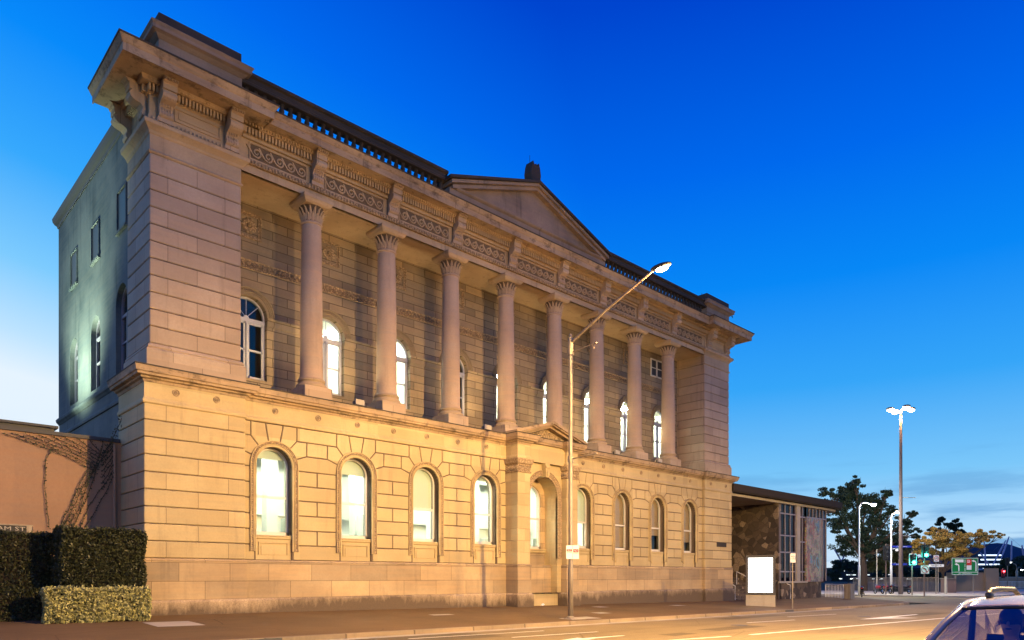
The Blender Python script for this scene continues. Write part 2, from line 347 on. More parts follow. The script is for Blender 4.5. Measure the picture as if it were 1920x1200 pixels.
def thing(name, loc, label, cat, group=None, rz=0, kind=None):
    o = bpy.data.objects.new(name, None); o.location = loc; o.rotation_euler = (0, 0, rz); o.empty_display_size = .3; COL.objects.link(o)
    ORG[o.name] = tuple(loc); o['label'] = label; o['category'] = cat
    if group: o['group'] = group
    if kind: o['kind'] = kind
    return o
def tag(o, label=None, cat=None, group=None, kind=None):
    if label: o['label'] = label
    if cat: o['category'] = cat
    if group: o['group'] = group
    if kind: o['kind'] = kind
    return o
def copy_tree(o, parent=None, dx=(0, 0, 0)):
    c = o.copy(); COL.objects.link(c)
    if parent: c.parent = parent
    c.location = Vector(o.location)+Vector(dx)
    for ch in list(o.children): copy_tree(ch, c)
    return c
def text(s, size, name, m, parent, origin, xd, zd=(0, 0, 1), depth=.004, align='CENTER', world=True, sx=1):
    cu = bpy.data.curves.new('t', 'FONT'); cu.body = s; cu.size = size; cu.align_x = align; cu.align_y = 'CENTER'; cu.extrude = depth; cu.resolution_u = 2
    ob = bpy.data.objects.new('t', cu); COL.objects.link(ob); bpy.context.view_layer.update()
    me = bpy.data.meshes.new_from_object(ob.evaluated_get(bpy.context.evaluated_depsgraph_get())); bpy.data.objects.remove(ob)
    X = Vector(xd).normalized(); Z = Vector(zd).normalized(); N = X.cross(Z); O = Vector(origin)
    b = MB(); b.v = [tuple(O+X*(v.co.x*sx)+Z*v.co.y+N*v.co.z) for v in me.vertices]; b.f = [tuple(p.vertices) for p in me.polygons]
    return b.build(name, m, parent, world=world)
# wall with openings, in a (u,z) plane; P(u, d, z) maps to 3D with d = depth behind the face
def wall(b, P, u0, u1, z0, z1, t, ops, seg=16):
    def quad(a, c, e, f, d, flip=False):
        b.add([P(a[0], d, a[1]), P(c[0], d, c[1]), P(e[0], d, e[1]), P(f[0], d, f[1])], [(0, 1, 2, 3)])
    cur = u0
    for cx, hw, zs, sp, arch in sorted(ops):
        for d in (0, t): quad((cur, z0), (cx-hw, z0), (cx-hw, z1), (cur, z1), d)
        us = [cx-hw*math.cos(math.pi*i/seg) for i in range(seg+1)] if arch else [cx-hw, cx+hw]
        top = lambda u: sp+(math.sqrt(max(0, hw*hw-(u-cx)**2)) if arch else 0)
        for a, c in zip(us, us[1:]):
            for d in (0, t):
                quad((a, top(a)), (c, top(c)), (c, z1), (a, z1), d)
                if zs > z0: quad((a, z0), (c, z0), (c, zs), (a, zs), d)
            b.add([P(a, 0, top(a)), P(c, 0, top(c)), P(c, t, top(c)), P(a, t, top(a))], [(0, 1, 2, 3)])
        for u in (cx-hw, cx+hw): b.add([P(u, 0, zs), P(u, 0, sp), P(u, t, sp), P(u, t, zs)], [(0, 1, 2, 3)])
        b.add([P(cx-hw, 0, zs), P(cx+hw, 0, zs), P(cx+hw, t, zs), P(cx-hw, t, zs)], [(0, 1, 2, 3)])
        cur = cx+hw
    for d in (0, t): quad((cur, z0), (u1, z0), (u1, z1), (cur, z1), d)
    for u in (u0, u1): b.add([P(u, 0, z0), P(u, 0, z1), P(u, t, z1), P(u, t, z0)], [(0, 1, 2, 3)])
    b.add([P(u0, 0, z1), P(u1, 0, z1), P(u1, t, z1), P(u0, t, z1)], [(0, 1, 2, 3)]); b.add([P(u0, 0, z0), P(u1, 0, z0), P(u1, t, z0), P(u0, t, z0)], [(0, 1, 2, 3)])
def archpath(cx, zb, sp, r, seg=24):
    st = [((cx-r, zb), (-1, 0)), ((cx-r, (zb+sp)/2), (-1, 0))]
    for i in range(seg+1): t = math.pi*(1-i/seg); n = (math.cos(t), math.sin(t)); st.append(((cx+r*n[0], sp+r*n[1]), n))
    return st+[((cx+r, (zb+sp)/2), (1, 0)), ((cx+r, zb), (1, 0))]
def archmould(b, P, cx, zb, sp, r, prof, seg=24, beads=None):
    st = archpath(cx, zb, sp, r, seg); m = len(prof); vs = []; fs = []
    for (x, z), (nx, nz) in st:
        for rr, d in prof: vs.append(P(x+nx*rr, -d, z+nz*rr))
    for i in range(len(st)-1):
        for j in range(m-1): a = i*m+j; fs.append((a, a+1, a+m+1, a+m))
        fs.append((i*m+m-1, i*m, (i+1)*m, (i+1)*m+m-1))
    fs.append(tuple(range(m))); fs.append(tuple((len(st)-1)*m+j for j in range(m))); b.add(vs, fs)
    if beads:
        rr, dd, step, size = beads; n = int(math.pi*(r+rr)/step)
        for i in range(n+1):
            t = math.pi*i/n; c = P(cx+(r+rr)*math.cos(t), -dd, sp+(r+rr)*math.sin(t)); b.ball(c, size, 5, 3)
        n = int((sp-zb)/step)
        for i in range(1, n):
            for sgn in (-1, 1): b.ball(P(cx+sgn*(r+rr), -dd, sp-i*step), size, 5, 3)
# ------------------------------------------------------------------ ground, road, footpath
YF, YM, YU, YC, YB = 24.8, 25.0, 25.1, 25.45, 27.2       # pavilion front, ground floor wall, upper pavilion, column axis, loggia wall
YK = 17.5
def zk(x): return -.11-.0065*max(-20, min(x, 62))
def zf(x): return .215-.0098*max(-20, min(x, 56))
def fp(x, y): return zk(x)+(zf(x)-zk(x))*max(0, min(1, (y-YK)/7.3))
XB = 11.83; PB = 3.45; XC = 13.555
wx = [XB+PB*i for i in range(9)]; cxs = [XC+PB*i for i in range(8)]
def sheet(name, xs, ys, zfun, m, **k):
    b = MB(); n = len(ys)
    b.v = [(x, y, zfun(x, y)) for x in xs for y in ys]
    b.f = [(i*n+j, (i+1)*n+j, (i+1)*n+j+1, i*n+j+1) for i in range(len(xs)-1) for j in range(n-1)]
    return b.build(name, m, None, **k)
def roadz(x): return zk(x)-.13
sheet('ground', [-3000, -400, -60, 0, 80, 200, 700, 3500], [-3000, -600, -100, 0, 100, 300, 900, 3500], lambda x, y: -.72, 'ground', kind='structure')
xs = [-60, -20]+[i*2 for i in range(-9, 32)]+[66, 80, 110, 160, 260]
sheet('road', xs, [-.55, 4, 9, 14, YK-.1], lambda x, y: roadz(x), 'road', kind='structure')
sheet('cross_street', [62, 66, 70, 74, 80], [YK-.1, 20, 30, 60, 120], lambda x, y: roadz(62)-.004, 'road', kind='structure')
kc = [(50, YK), (54, YK+.1), (58, YK+.7), (61, YK+2), (63.2, YK+4.2), (64.4, YK+7), (65, YK+11), (65, 60)]
b = MB()
pth = [(-60, YK)]+[(x, YK) for x in range(-20, 50, 4)]+kc
vs = []; fs = []
for (x, y) in pth:
    vs.append((x, y, zk(x))); vs.append((x, max(y, 24.8)+.0, zf(x) if x < 50 else fp(x, 24.8)))
far = [(x if i < len(pth)-7 else x, y) for i, (x, y) in enumerate(pth)]
b.add(vs, [(2*i, 2*i+2, 2*i+3, 2*i+1) for i in range(len(pth)-1)])
b.build('footpath', 'foot_path', kind='structure')
b = MB(); b.add([(x, y, zf(x)-.004) for x in (-60, -20, 7, 44, 56, 64.9) for y in (24.7, 60)], [(2*i, 2*i+2, 2*i+3, 2*i+1) for i in range(5)]); b.build('forecourt_paving', 'foot_path', kind='structure')
b = MB()
P_ = [Vector(p) for p in pth]; prof = [(0, .006), (.15, .006), (.165, -.01), (.17, -.16), (-.001, -.16)]; vs = []; fs = []
for i, p in enumerate(P_):
    d = (P_[min(i+1, len(P_)-1)]-P_[max(i-1, 0)]).normalized(); n = Vector((d.y, -d.x))
    for o, z in prof: vs.append((p.x+n.x*o, p.y+n.y*o, zk(p.x)+z))
mm = len(prof)
b.add(vs, [(i*mm+j, i*mm+(j+1) % mm, (i+1)*mm+(j+1) % mm, (i+1)*mm+j) for i in range(len(P_)-1) for j in range(mm)]); b.build('kerb', 'kerb', kind='structure')
b = MB(); b.add([(x, YK-.172-dy, roadz(x)+.004) for x in range(-20, 50, 5) for dy in (0, .42)], [(2*i, 2*i+2, 2*i+3, 2*i+1) for i in range(13)]); b.build('gutter', 'concrete', kind='structure')
b = MB(); b.box(-60, 120, -.75, -.55, -.9, -.14); b.box(-60, 120, -8, -.75, -.9, -.15); b.build('near_footpath', 'foot_path', kind='structure')
def island(name, pts, m='concrete', z=-.5):
    b = MB(); n = len(pts); b.add([(x, y, z) for x, y in pts]+[(x, y, -.75) for x, y in pts], [tuple(range(n))]+[(i, (i+1) % n, n+(i+1) % n, n+i) for i in range(n)]); b.build(name, m, kind='structure')
island('far_footpath', [(80, 22), (82, 19.5), (86, 18.5), (200, 18.5), (200, 23), (102, 27), (103, 40), (80, 60)])
def mark(name, polys, label=None):
    b = MB()
    for p in polys: n = len(p); b.add([(x, y, roadz(x)+.005) for x, y in p], [tuple(range(n))])
    o = b.build(name, 'paint', kind='structure'); return o
def dash(x0, x1, y0, y1, w=.12): return [(x0, y0-w/2), (x1, y1-w/2), (x1, y1+w/2), (x0, y0+w/2)]
mark('lane_line', [dash(11.5, 16.6, 16.15, 15.9, .1), dash(14, 17.6, 14.65, 14.5, .1), dash(26, 29.5, 13.9, 13.6), dash(31.8, 36.5, 15.0, 14.7, .1), dash(-4, 2, 14.6, 14.6)])
mark('edge_line', [dash(20.2, 46, 10.7, 9.4, .16), dash(11, 19.2, 11.9, 10.8, .14)])
mark('turn_arrow', [[(15.2, 13.15), (17.0, 13.05), (17, 12.95), (15.2, 12.9)], [(14.0, 13.0), (15.3, 13.35), (15.3, 12.7)], [(32.3, 12.0), (35.5, 12.1), (39.5, 12.0), (39.5, 11.85), (35.2, 11.7)], [(32.3, 12.0), (35.2, 11.7), (35.6, 10.7), (34.4, 11.2)]])
b = MB()
for x0, x1, y0, y1 in ((6.6, 7.9, 21.1, 22.5), (20.9, 22.0, 17.9, 18.7), (27.6, 28.4, 22.6, 23.2), (33.5, 34.4, 22.0, 22.6), (16.5, 17.5, 21.5, 21.9), (24, 24.8, 19.6, 20.2)):
    b.add([(x, y, fp(x, y)+.005) for x, y in ((x0, y0), (x1, y0), (x1, y1), (x0, y1))], [(0, 1, 2, 3)])
b.build('access_cover', 'concrete', kind='structure')
M['patch'] = asphalt('road_patch', (.13, .10, .06), (.10, .08, .05), .3, .8)
b = MB()
for x0, x1, y0, y1 in ((9.5, 14.2, 15.0, 16.9), (21, 24.5, 12.2, 13.1), (27.5, 33, 15.5, 16.4), (18.0, 19.4, 11.9, 12.6), (38, 43, 11.2, 12.4)): b.add([(x, y, roadz(x)+.003) for x, y in ((x0, y0), (x1, y0+.1), (x1, y1), (x0, y1-.05))], [(0, 1, 2, 3)])
for y0 in (8.0, 11.4, 14.3): 
    for x0 in range(2, 50, 3): b.add([(x, y, roadz(x)+.0035) for x, y in ((x0, y0+.08*math.sin(x0)), (x0+3, y0+.08*math.sin(x0+3)), (x0+3, y0+.035+.08*math.sin(x0+3)), (x0, y0+.035+.08*math.sin(x0)))], [(0, 1, 2, 3)])
b.build('road_repair', 'patch', kind='structure')
b = MB()
for x0, y0 in ((7.6, 17.15), (30.5, 17.12), (24.3, 13.3), (35.2, 12.9)):
    b.lathe([(.3, roadz(x0)), (.3, roadz(x0)+.008)], x0, y0 if y0 < 17 else 16.95, 20)
b.box(7.3, 8.4, 17.3, 17.36, -.28, -.17); b.box(36.5, 37.4, 17.3, 17.36, -.48, -.37); b.build('drain_cover', 'lead', kind='structure')
# ------------------------------------------------------------------ the old stone building
LIB = thing('stone_building', (25.8, 26, 0), 'two-storey classical sandstone building with a colonnade of eight columns and a pediment on its roof', 'building')
YP = lambda y0: (lambda u, d, z: (u, y0+d, z))
XP = lambda x0: (lambda u, d, z: (x0+d, u, z))
HW, SILL, SPR = .69, 2.88, 5.45
# ground floor wall: backing plus rusticated blocks
b = MB(); wall(b, YP(YM+.03), 10.5, 23.6, .55, 7.05, .55, [(x, HW, 2.02, SPR, True) for x in wx[:4]]); wall(b, YP(YM+.03), 27.6, 41.0, .55, 7.05, .55, [(x, HW, 2.02, SPR, True) for x in wx[5:]])
b.build('ground_floor_wall', 'recess', LIB, label='dark joints between the ground floor stones')
b = MB()
rows = [(5.36, 4.80, 1), (4.80, 4.24, 0), (4.24, 3.68, 1), (3.68, 3.12, 0), (3.12, 2.56, 1), (2.56, 2.0, 0)]
for seg, (xa, xb_) in ((0, (10.66, 23.49)), (1, (27.77, 40.9))):
    b = MB()
    for i, w in enumerate(wx):
        if (seg == 0) != (i < 4) or i == 4: continue
        ps = [[(-.21, 6.25), (-.345, 6.99), (.345, 6.99), (.21, 6.25)]]
        for s_ in (-1, 1):
            ps.append([(s_*u, z) for u, z in ((.345, 6.99), (.89, 6.99), (.89, 6.47), (.52, 6.05), (.21, 6.25))])
            ps.append([(s_*u, z) for u, z in ((.89, 6.47), (1.29, 6.47), (1.29, 5.94), (.74, 5.74), (.52, 6.05))])
        for s_ in (-1, 1):
            # half bay to each side of the window (its other half belongs to the neighbour; ends are clipped)
            ps.append([(s_*.89, 6.99), (s_*2.56, 6.99), (s_*2.56, 6.47), (s_*.89, 6.47)]); ps.append([(s_*1.29, 6.47), (s_*2.16, 6.47), (s_*2.16, 5.94), (s_*1.29, 5.94)])
            ps.append([(s_*.74, 5.74), (s_*1.29, 5.94), (s_*2.16, 5.94), (s_*2.71, 5.74), (s_*2.71, 5.36), (s_*.74, 5.36)])
            for zt, zb, half in rows:
                if half: ps.append([(s_*.74, zt), (s_*1.725, zt), (s_*1.725, zb), (s_*.74, zb)]); ps.append([(s_*1.725, zt), (s_*2.71, zt), (s_*2.71, zb), (s_*1.725, zb)])
                else: ps.append([(s_*.74, zt), (s_*2.71, zt), (s_*2.71, zb), (s_*.74, zb)])
        for j, p in enumerate(ps):
            q = [(w+u, z) for u, z in p]; cxm = sum(u for u, z in p)/len(p)
            if cxm < -1.1 and (i not in (0, 5)): continue       # drawn by the neighbour on the left
            q = clipx(q, xa, xb_)
            if q: b.block(q, YM, YM+.04)
    b.build('rusticated_blocks', 'sand', LIB)
# plinth below the windows
def plpath(d): return [(7.34-d, 27.6), (7.34-d, YF-d), (10.66+d, YF-d), (10.66+d, YM-d), (23.49-d, YM-d), (23.49-d, 24.2-d), (24.32+d, 24.2-d), (24.32+d, YM+.6), (26.94-d, YM+.6), (26.94-d, 24.2-d), (27.77+d, 24.2-d), (27.77+d, YM-d), (40.9-d, YM-d), (40.9-d, YF-d), (44.3+d, YF-d), (44.3+d, 29)]
b = MB(); b.sweep(plpath(0), [(.045, .5), (.045, 1.9), (.06, 1.93), (.02, 1.995), (-.3, 1.995), (-.3, .5)], False); b.build('plinth', 'plinth', LIB)
b = MB(); b.sweep(plpath(0), [(.13, -.7), (.13, .54), (.05, .62), (-.3, .62), (-.3, -.7)], False); b.build('base_course', 'foot', LIB)
# pavilions, ground floor: chamfered courses round a backing
for (x0, x1, nm) in ((7.34, 10.66, 'a'), (40.9, 44.3, 'b')):
    b = MB(); b.box(x0+.05, x1-.05, YF+.05, 27.55, 1.9, 7.1); b.build('pavilion_core', 'recess', LIB)
    b = MB(); z = 2.0
    for i in range(9):
        zt = 7.03 if i == 8 else z+.56; b.cbox(x0, x1, YF, 27.6, z+.014, zt-.014, .022); z += .56
    b.build('pavilion_courses', 'sandj', LIB)
# string course, frieze and lower cornice follow the whole front
lp = [(7.34, 27.6), (7.34, YF), (10.66, YF), (10.66, YM), (23.49, YM), (23.49, 24.2), (24.32, 24.2), (24.32, 24.5), (26.94, 24.5), (26.94, 24.2), (27.77, 24.2), (27.77, YM), (40.9, YM), (40.9, YF), (44.3, YF), (44.3, 29)]
b = MB(); b.sweep(lp, [(-.1, 7.0), (.03, 7.0), (.05, 7.03), (.05, 7.1), (.02, 7.15), (0, 7.2), (0, 7.72), (-.1, 7.72)]); b.build('frieze_band', 'sand', LIB)
b = MB(); b.sweep(lp, [(-.1, 7.68), (.02, 7.68), (.05, 7.76), (.13, 7.79), (.15, 7.84), (.27, 7.86), (.29, 7.93), (.33, 7.95), (.35, 8.06), (.37, 8.12), (.30, 8.15), (-.4, 8.19), (-.4, 7.68)]); b.build('lower_cornice', 'weather', LIB)
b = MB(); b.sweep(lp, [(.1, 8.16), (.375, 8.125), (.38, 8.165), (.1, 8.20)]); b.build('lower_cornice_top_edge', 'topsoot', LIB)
def rosette(x, y, z, r=.115):
    b = MB(); n = 20; b.add([(x+r*math.cos(t), y-.03, z+r*math.sin(t)) for t in [2*math.pi*i/n for i in range(n)]]+[(x+r*math.cos(t), y+.02, z+r*math.sin(t)) for t in [2*math.pi*i/n for i in range(n)]]+[(x+r*.78*math.cos(t), y-.03, z+r*.78*math.sin(t)) for t in [2*math.pi*i/n for i in range(n)]]+[(x+r*.72*math.cos(t), y-.002, z+r*.72*math.sin(t)) for t in [2*math.pi*i/n for i in range(n)]],
        [(i, (i+1) % n, n+(i+1) % n, n+i) for i in range(n)]+[(i, (i+1) % n, 2*n+(i+1) % n, 2*n+i) for i in range(n)]+[(2*n+i, 2*n+(i+1) % n, 3*n+(i+1) % n, 3*n+i) for i in range(n)])
    for i in range(6): t = i*math.pi/3; b.ball((x+.045*math.cos(t), y-.012, z+.045*math.sin(t)), (.028, .02, .028), 6, 4)
    b.ball((x, y-.02, z), .022, 6, 4); return b.build('rosette', 'weather', LIB)
for x in (8.32, 9.65, 41.6, 43.5): rosette(x, YF, 7.47)
for k_ in range(17):
    x = XB+.04+k_*PB/2
    if not (23.2 < x < 28.1): rosette(x, YM, 7.47)
# ---- ground floor windows
def sash_window(cx, y, zb, sp, hw, parent, lit=True, m='frame', rail=4.33):
    b = MB(); P = YP(y); fw = .075
    archmould(b, P, cx, zb, sp, hw-fw, [(0, .0), (0, .05), (fw+.03, .05), (fw+.03, -.05), (0, -.05)], 20)
    b.box(cx-hw, cx+hw, y-.05, y+.05, zb, zb+.13)
    b.box(cx-hw+fw, cx+hw-fw, y-.04, y+.02, rail-.045, rail+.045)
    for s_ in (-1, 1): b.tube([(cx+s_*(hw-fw), y-.05, rail-.02), (cx+s_*(hw-fw), y-.06, rail-.16)], .02, 5)
    o = b.build('window', m, parent)
    g = MB(); n = 16; pts = [(cx+(hw-.05)*math.cos(math.pi*i/n), sp+(hw-.05)*math.sin(math.pi*i/n)) for i in range(n+1)]+[(cx-hw+.05, zb+.1), (cx+hw-.05, zb+.1)]
    g.prism(pts, lambda u, z: (u, y-.004, z), lambda u, z: (u, y+.004, z)); g.build('pane', 'glass', o); return o
for i, w in enumerate(wx):
    if i == 4: continue
    b = MB(); archmould(b, YP(YM), w, 2.32, SPR, HW, [(.0, -.1), (.0, .03), (.03, .05), (.05, .045), (.055, .025), (.085, .025), (.09, .06), (.11, .065), (.115, .03), (.20, .035), (.205, .075), (.235, .08), (.24, .0), (.24, -.04)], 30)
    o = b.build('arch_moulding', 'sand', LIB); b = MB(); archmould(b, YP(YM), w, 2.33, SPR, HW+.118, [(0, .0), (0, .042), (.04, .055), (.08, .042), (.08, 0)], 30, (.04, .055, .085, .03)); b.build('carved_band', 'carved', o)
    o = sash_window(w, YM+.36, 2.92, SPR, HW, LIB)
    s = MB(); s.sweep([(w-HW-.02, YM+.45), (w-HW-.02, YM+.12), (w+HW+.02, YM+.12), (w+HW+.02, YM+.45)], [(-.1, 2.76), (.03, 2.76), (.07, 2.8), (.07, 2.86), (.09, 2.88), (.06, 2.915), (-.1, 2.925)]); s.box(w-HW+.0, w+HW-.0, YM+.1, YM+.42, 2.72, 2.92)
    s.build('sill', 'sand', o)
    a = MB(); a.box(w-HW, w+HW, YM+.09, YM+.4, 2.0, 2.78); a.box(w-HW+.12, w-HW+.16, YM+.05, YM+.1, 2.2, 2.62); a.box(w+HW-.16, w+HW-.12, YM+.05, YM+.1, 2.2, 2.62); a.box(w-HW+.12, w+HW-.12, YM+.05, YM+.1, 2.62, 2.66); a.box(w-HW+.22, w+HW-.22, YM+.07, YM+.1, 2.2, 2.54)
    a.build('apron', 'sand', o)
# ---- entrance bay
cx5 = wx[4]
b = MB(); wall(b, YP(24.55), 24.25, 27.0, .6, 6.95, .9, [(cx5, .98, .6, 5.4, True)], 24); b.box(24.3, 26.96, 24.7, 25.43, -.7, .61); b.build('entrance_wall', 'sand', LIB)
b = MB(); wall(b, YP(25.42), 24.3, 26.95, .3, 7.0, .3, [(cx5, HW, 2.75, 5.3, True)]); b.box(cx5-.97, cx5+.97, 24.98, 25.4, .6, 1.98); b.build('niche_wall', 'plinth', LIB)
b = MB(); archmould(b, YP(24.55), cx5, 2.3, 5.4, .98, [(0, -.1), (0, .03), (.05, .04), (.06, .02), (.10, .06), (.13, .03), (.22, .04), (.27, .08), (.28, 0), (.28, -.04)], 30, (.175, .04, .09, .034)); b.build('arch_moulding', 'carved', LIB)
b = MB(); b.prism([(-.1, 6.3), (-.16, 6.98), (.16, 6.98), (.1, 6.3)], lambda u, z: (cx5+u, 24.28, z), lambda u, z: (cx5+u, 24.6, z)); b.box(cx5-.15, cx5+.15, 24.22, 24.5, 6.75, 6.85); b.ball((cx5, 24.25, 6.5), (.09, .07, .16)); b.build('keystone', 'sand', LIB)
o = sash_window(cx5, 25.55, 2.8, 5.3, HW, LIB)
s = MB(); s.sweep([(cx5-.95, 25.42), (cx5+.95, 25.42)], [(-.05, 2.6), (.06, 2.6), (.1, 2.66), (.1, 2.72), (.14, 2.74), (.14, 2.8), (-.1, 2.82)]); s.build('sill', 'sand', o)
for x0, x1 in ((23.49, 24.32), (26.94, 27.77)):
    b = MB()
    z = 2.0
    while z < 6.3: b.cbox(x0, x1, 24.2, 25.1, z, min(z+.56, 6.36)-.006, .006); z += .56
    o = b.build('pilaster', 'sand', LIB)
    c = MB(); pp = [(x0, 25.05), (x0, 24.2), (x1, 24.2), (x1, 24.5)]
    c.sweep(pp, [(-.1, 6.34), (.03, 6.34), (.06, 6.38), (.03, 6.42), (.02, 6.43), (.02, 6.72), (.10, 6.78), (.12, 6.9), (.14, 6.93), (.14, 7.0), (-.1, 7.0)])
    for j in range(9):
        x = x0+.05+j*(x1-x0-.1)/8; c.ball((x, 24.17, 6.53), (.045, .05, .12), 6, 4); c.ball((x+.04, 24.15, 6.67), (.035, .05, .06), 6, 4)
    for j in range(8): c.ball((x0-.03, 24.25+j*.1, 6.55), (.05, .045, .12), 6, 4)
    c.build('capital', 'carved', o)
b = MB(); b.box(23.6, 27.66, 24.35, 25.1, 6.98, 8.1); b.box(24.5, 25.3, 24.46, 24.6, 7.3, 7.58); b.box(25.95, 26.75, 24.46, 24.6, 7.3, 7.58); b.ball((cx5, 24.45, 7.45), (.1, .08, .14)); b.build('entrance_frieze', 'sand', LIB)
b = MB()
def rake(b, x0, x1, zb, za, y0, y1, th, ov=0):
    xm = (x0+x1)/2
    for (xa, za_, xb_, zb_) in ((x0, zb, xm, za), (xm, za, x1, zb)):
        b.prism([(xa, za_), (xb_, zb_), (xb_, zb_+th), (xa, za_+th)], lambda u, z: (u, y0, z), lambda u, z: (u, y1, z))
xl, xr = 23.12, 28.14
rake(b, xl, xr, 8.12, 8.86, 23.84, 25.3, .14); rake(b, xl+.06, xr-.06, 8.06, 8.80, 23.92, 25.3, .07); rake(b, xl+.2, xr-.2, 7.99, 8.70, 24.1, 25.3, .12)
b.build('entrance_pediment', 'weather', LIB)
b = MB(); b.prism([(23.5, 8.1), (cx5, 8.8), (27.76, 8.1)], lambda u, z: (u, 24.42, z), lambda u, z: (u, 25.2, z))
for j in range(26):
    u = rng.uniform(-1.1, 1.1); zz = 8.2+rng.uniform(0, .45)*(1-abs(u)/1.3); b.ball((cx5+u, 24.4, zz), (rng.uniform(.05, .12), .05, rng.uniform(.04, .09)), 6, 4)
b.build('entrance_tympanum', 'carved', LIB)
# ---- upper pavilions
for x0, x1 in ((7.6, 10.63), (41.35, 44.45)):
    rear = 27.5
    b = MB(); b.box(x0+.05, x1-.05, YU+.05, rear, 8.1, 16.0); b.build('pavilion_core', 'recess', LIB)
    b = MB(); z = 9.06
    for i in range(11):
        zt = z+.559 if i < 10 else 15.3; b.cbox(x0, x1, YU, rear, z+.013, zt-.013, .025); z += .559
    b.build('pavilion_courses', 'pink', LIB)
    pp = [(x0, rear), (x0, YU), (x1, YU), (x1, 27.2)]
    b = MB(); b.sweep(pp, [(-.1, 8.15), (.13, 8.15), (.13, 8.82), (.1, 8.87), (.06, 8.89), (.09, 8.93), (.07, 8.98), (.01, 9.05), (-.1, 9.06)]); b.build('pavilion_base', 'pink', LIB)
    b = MB(); b.sweep(pp, [(-.1, 15.27), (.02, 15.28), (.06, 15.33), (.02, 15.39), (0, 15.41), (0, 15.9), (.03, 15.93), (.06, 16.0), (.14, 16.08), (.22, 16.14), (.24, 16.25), (.18, 16.3), (-.1, 16.3)]); b.build('pavilion_cap', 'trim', LIB)
    b = MB(); b.sweep(pp, [(-.1, 16.28), (.06, 16.28), (.06, 16.48), (.02, 16.5), (.02, 17.15), (.1, 17.2), (-.1, 17.2)])
    n = int((x1-x0)/.13)
    for j in range(n): b.ball((x0+.07+j*.13, YU-.09, 16.39), (.045, .04, .07), 6, 4)
    for j in range(17): b.ball((x0-.09, YU+.1+j*.13, 16.39), (.04, .045, .07), 6, 4)
    xa, xb_ = x0+.75, x1-.75
    for z0, z1, u0, u1 in ((16.6, 16.64, xa, xb_), (17.02, 17.06, xa, xb_), (16.64, 17.02, xa, xa+.04), (16.64, 17.02, xb_-.04, xb_)): b.box(u0, u1, YU-.06, YU, z0, z1)
    b.box(xa+.14, xb_-.14, YU-.045, YU, 16.72, 16.94)
    b.build('pavilion_frieze', 'trim', LIB)
    pc = [(x0, rear), (x0, YU), (x1-.37, YU), (x1-.37, 27.2)] if x0 < 20 else [(x0+.37, 27.2), (x0+.37, YU), (x1, YU), (x1, 27.2)]
    b = MB(); b.sweep(pc, [(.9, 17.995), (1.235, 17.93), (1.245, 17.985), (.9, 18.03)]); b.build('cornice_top_edge', 'topsoot', LIB)
    b = MB(); b.sweep(pc, [(-.1, 17.42), (.30, 17.42), (.33, 17.46), (.36, 17.56), (1.05, 17.56), (1.07, 17.50), (1.1, 17.50), (1.1, 17.74), (1.13, 17.77), (1.17, 17.84), (1.22, 17.93), (1.22, 17.97), (.9, 18.0), (-1.1, 18.05), (-1.1, 17.42)]); b.build('pavilion_cornice', 'weather', LIB)
    b = MB()
    b.sweep(pp, [(-.05, 17.18), (.1, 17.18), (.1, 17.44), (-.05, 17.44)])
    def dent(xa, xb_, y):
        n = int((xb_-xa)/.115)
        for j in range(n): b.box(xa+j*.115, xa+j*.115+.068, y-.13, y, 17.2, 17.42)
        for j in range(int((xb_-xa)/.1)): b.ball((xa+j*.1+.05, y-.2, 17.50), (.04, .05, .055), 6, 4)
    dent(x0-.1, x1+.1, YU-.1)
    for j in range(20): b.box(x0-.23, x0-.1, YU+j*.115, YU+j*.115+.068, 17.2, 17.42); b.ball((x0-.3, YU+j*.115, 17.5), (.05, .04, .055), 6, 4)
    b.build('dentil_course', 'trim', LIB)
    # attic block
    a0, a1 = (7.83, 10.6) if x0 < 20 else (41.4, 44.2)
    ap = [(a0, 27.6), (a0, 24.95), (a1, 24.95), (a1, 27.6), (a0, 27.6)]
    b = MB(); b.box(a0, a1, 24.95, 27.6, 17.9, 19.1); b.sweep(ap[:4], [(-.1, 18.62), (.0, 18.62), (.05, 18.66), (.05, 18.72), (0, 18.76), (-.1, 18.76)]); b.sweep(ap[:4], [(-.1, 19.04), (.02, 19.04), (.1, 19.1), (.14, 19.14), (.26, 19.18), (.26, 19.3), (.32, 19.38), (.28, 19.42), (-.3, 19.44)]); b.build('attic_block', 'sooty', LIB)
    b = MB(); b.box(a0+.0, a1-.02, 24.95, 27.5, 19.43, 19.9); b.build('attic_cap', 'black', LIB)
# ---- middle entablature
XA, XZ, YE = 10.66, 41.32, 25.12
b = MB(); b.box(XA, XZ, YE, 26.0, 15.9, 18.0); b.box(XA, XZ, YE-.03, YE+.1, 15.9, 16.16); b.build('architrave', 'trim', LIB)
b = MB(); b.box(XA, XZ, 26.0, YB+.05, 15.92, 16.3); b.build('loggia_ceiling', 'trim', LIB)
b = MB(); b.box(XA+.0, XZ, YE-.12, YE, 16.19, 16.36)
for j in range(int((XZ-XA)/.13)): b.ball((XA+.06+j*.13, YE-.13, 16.27), (.045, .045, .08), 6, 4)
b.build('bead_band', 'carved', LIB)
b = MB(); b.box(XA, XZ, YE-.1, YE, 17.08, 17.18); b.box(XA, XZ, YE-.12, YE, 17.18, 17.44)
for j in range(int((XZ-XA)/.125)): b.box(XA+.02+j*.125, XA+.095+j*.125, YE-.25, YE-.1, 17.19, 17.41)
for j in range(int((XZ-XA)/.11)): b.ball((XA+.05+j*.11, YE-.31, 17.49), (.042, .05, .055), 6, 4)
b.build('dentil_course', 'trim', LIB)
b = MB(); b.sweep([(11.2, YE), (40.8, YE)], [(.6, 17.985), (.915, 17.925), (.925, 17.975), (.6, 18.02)]); b.build('cornice_top_edge', 'topsoot', LIB)
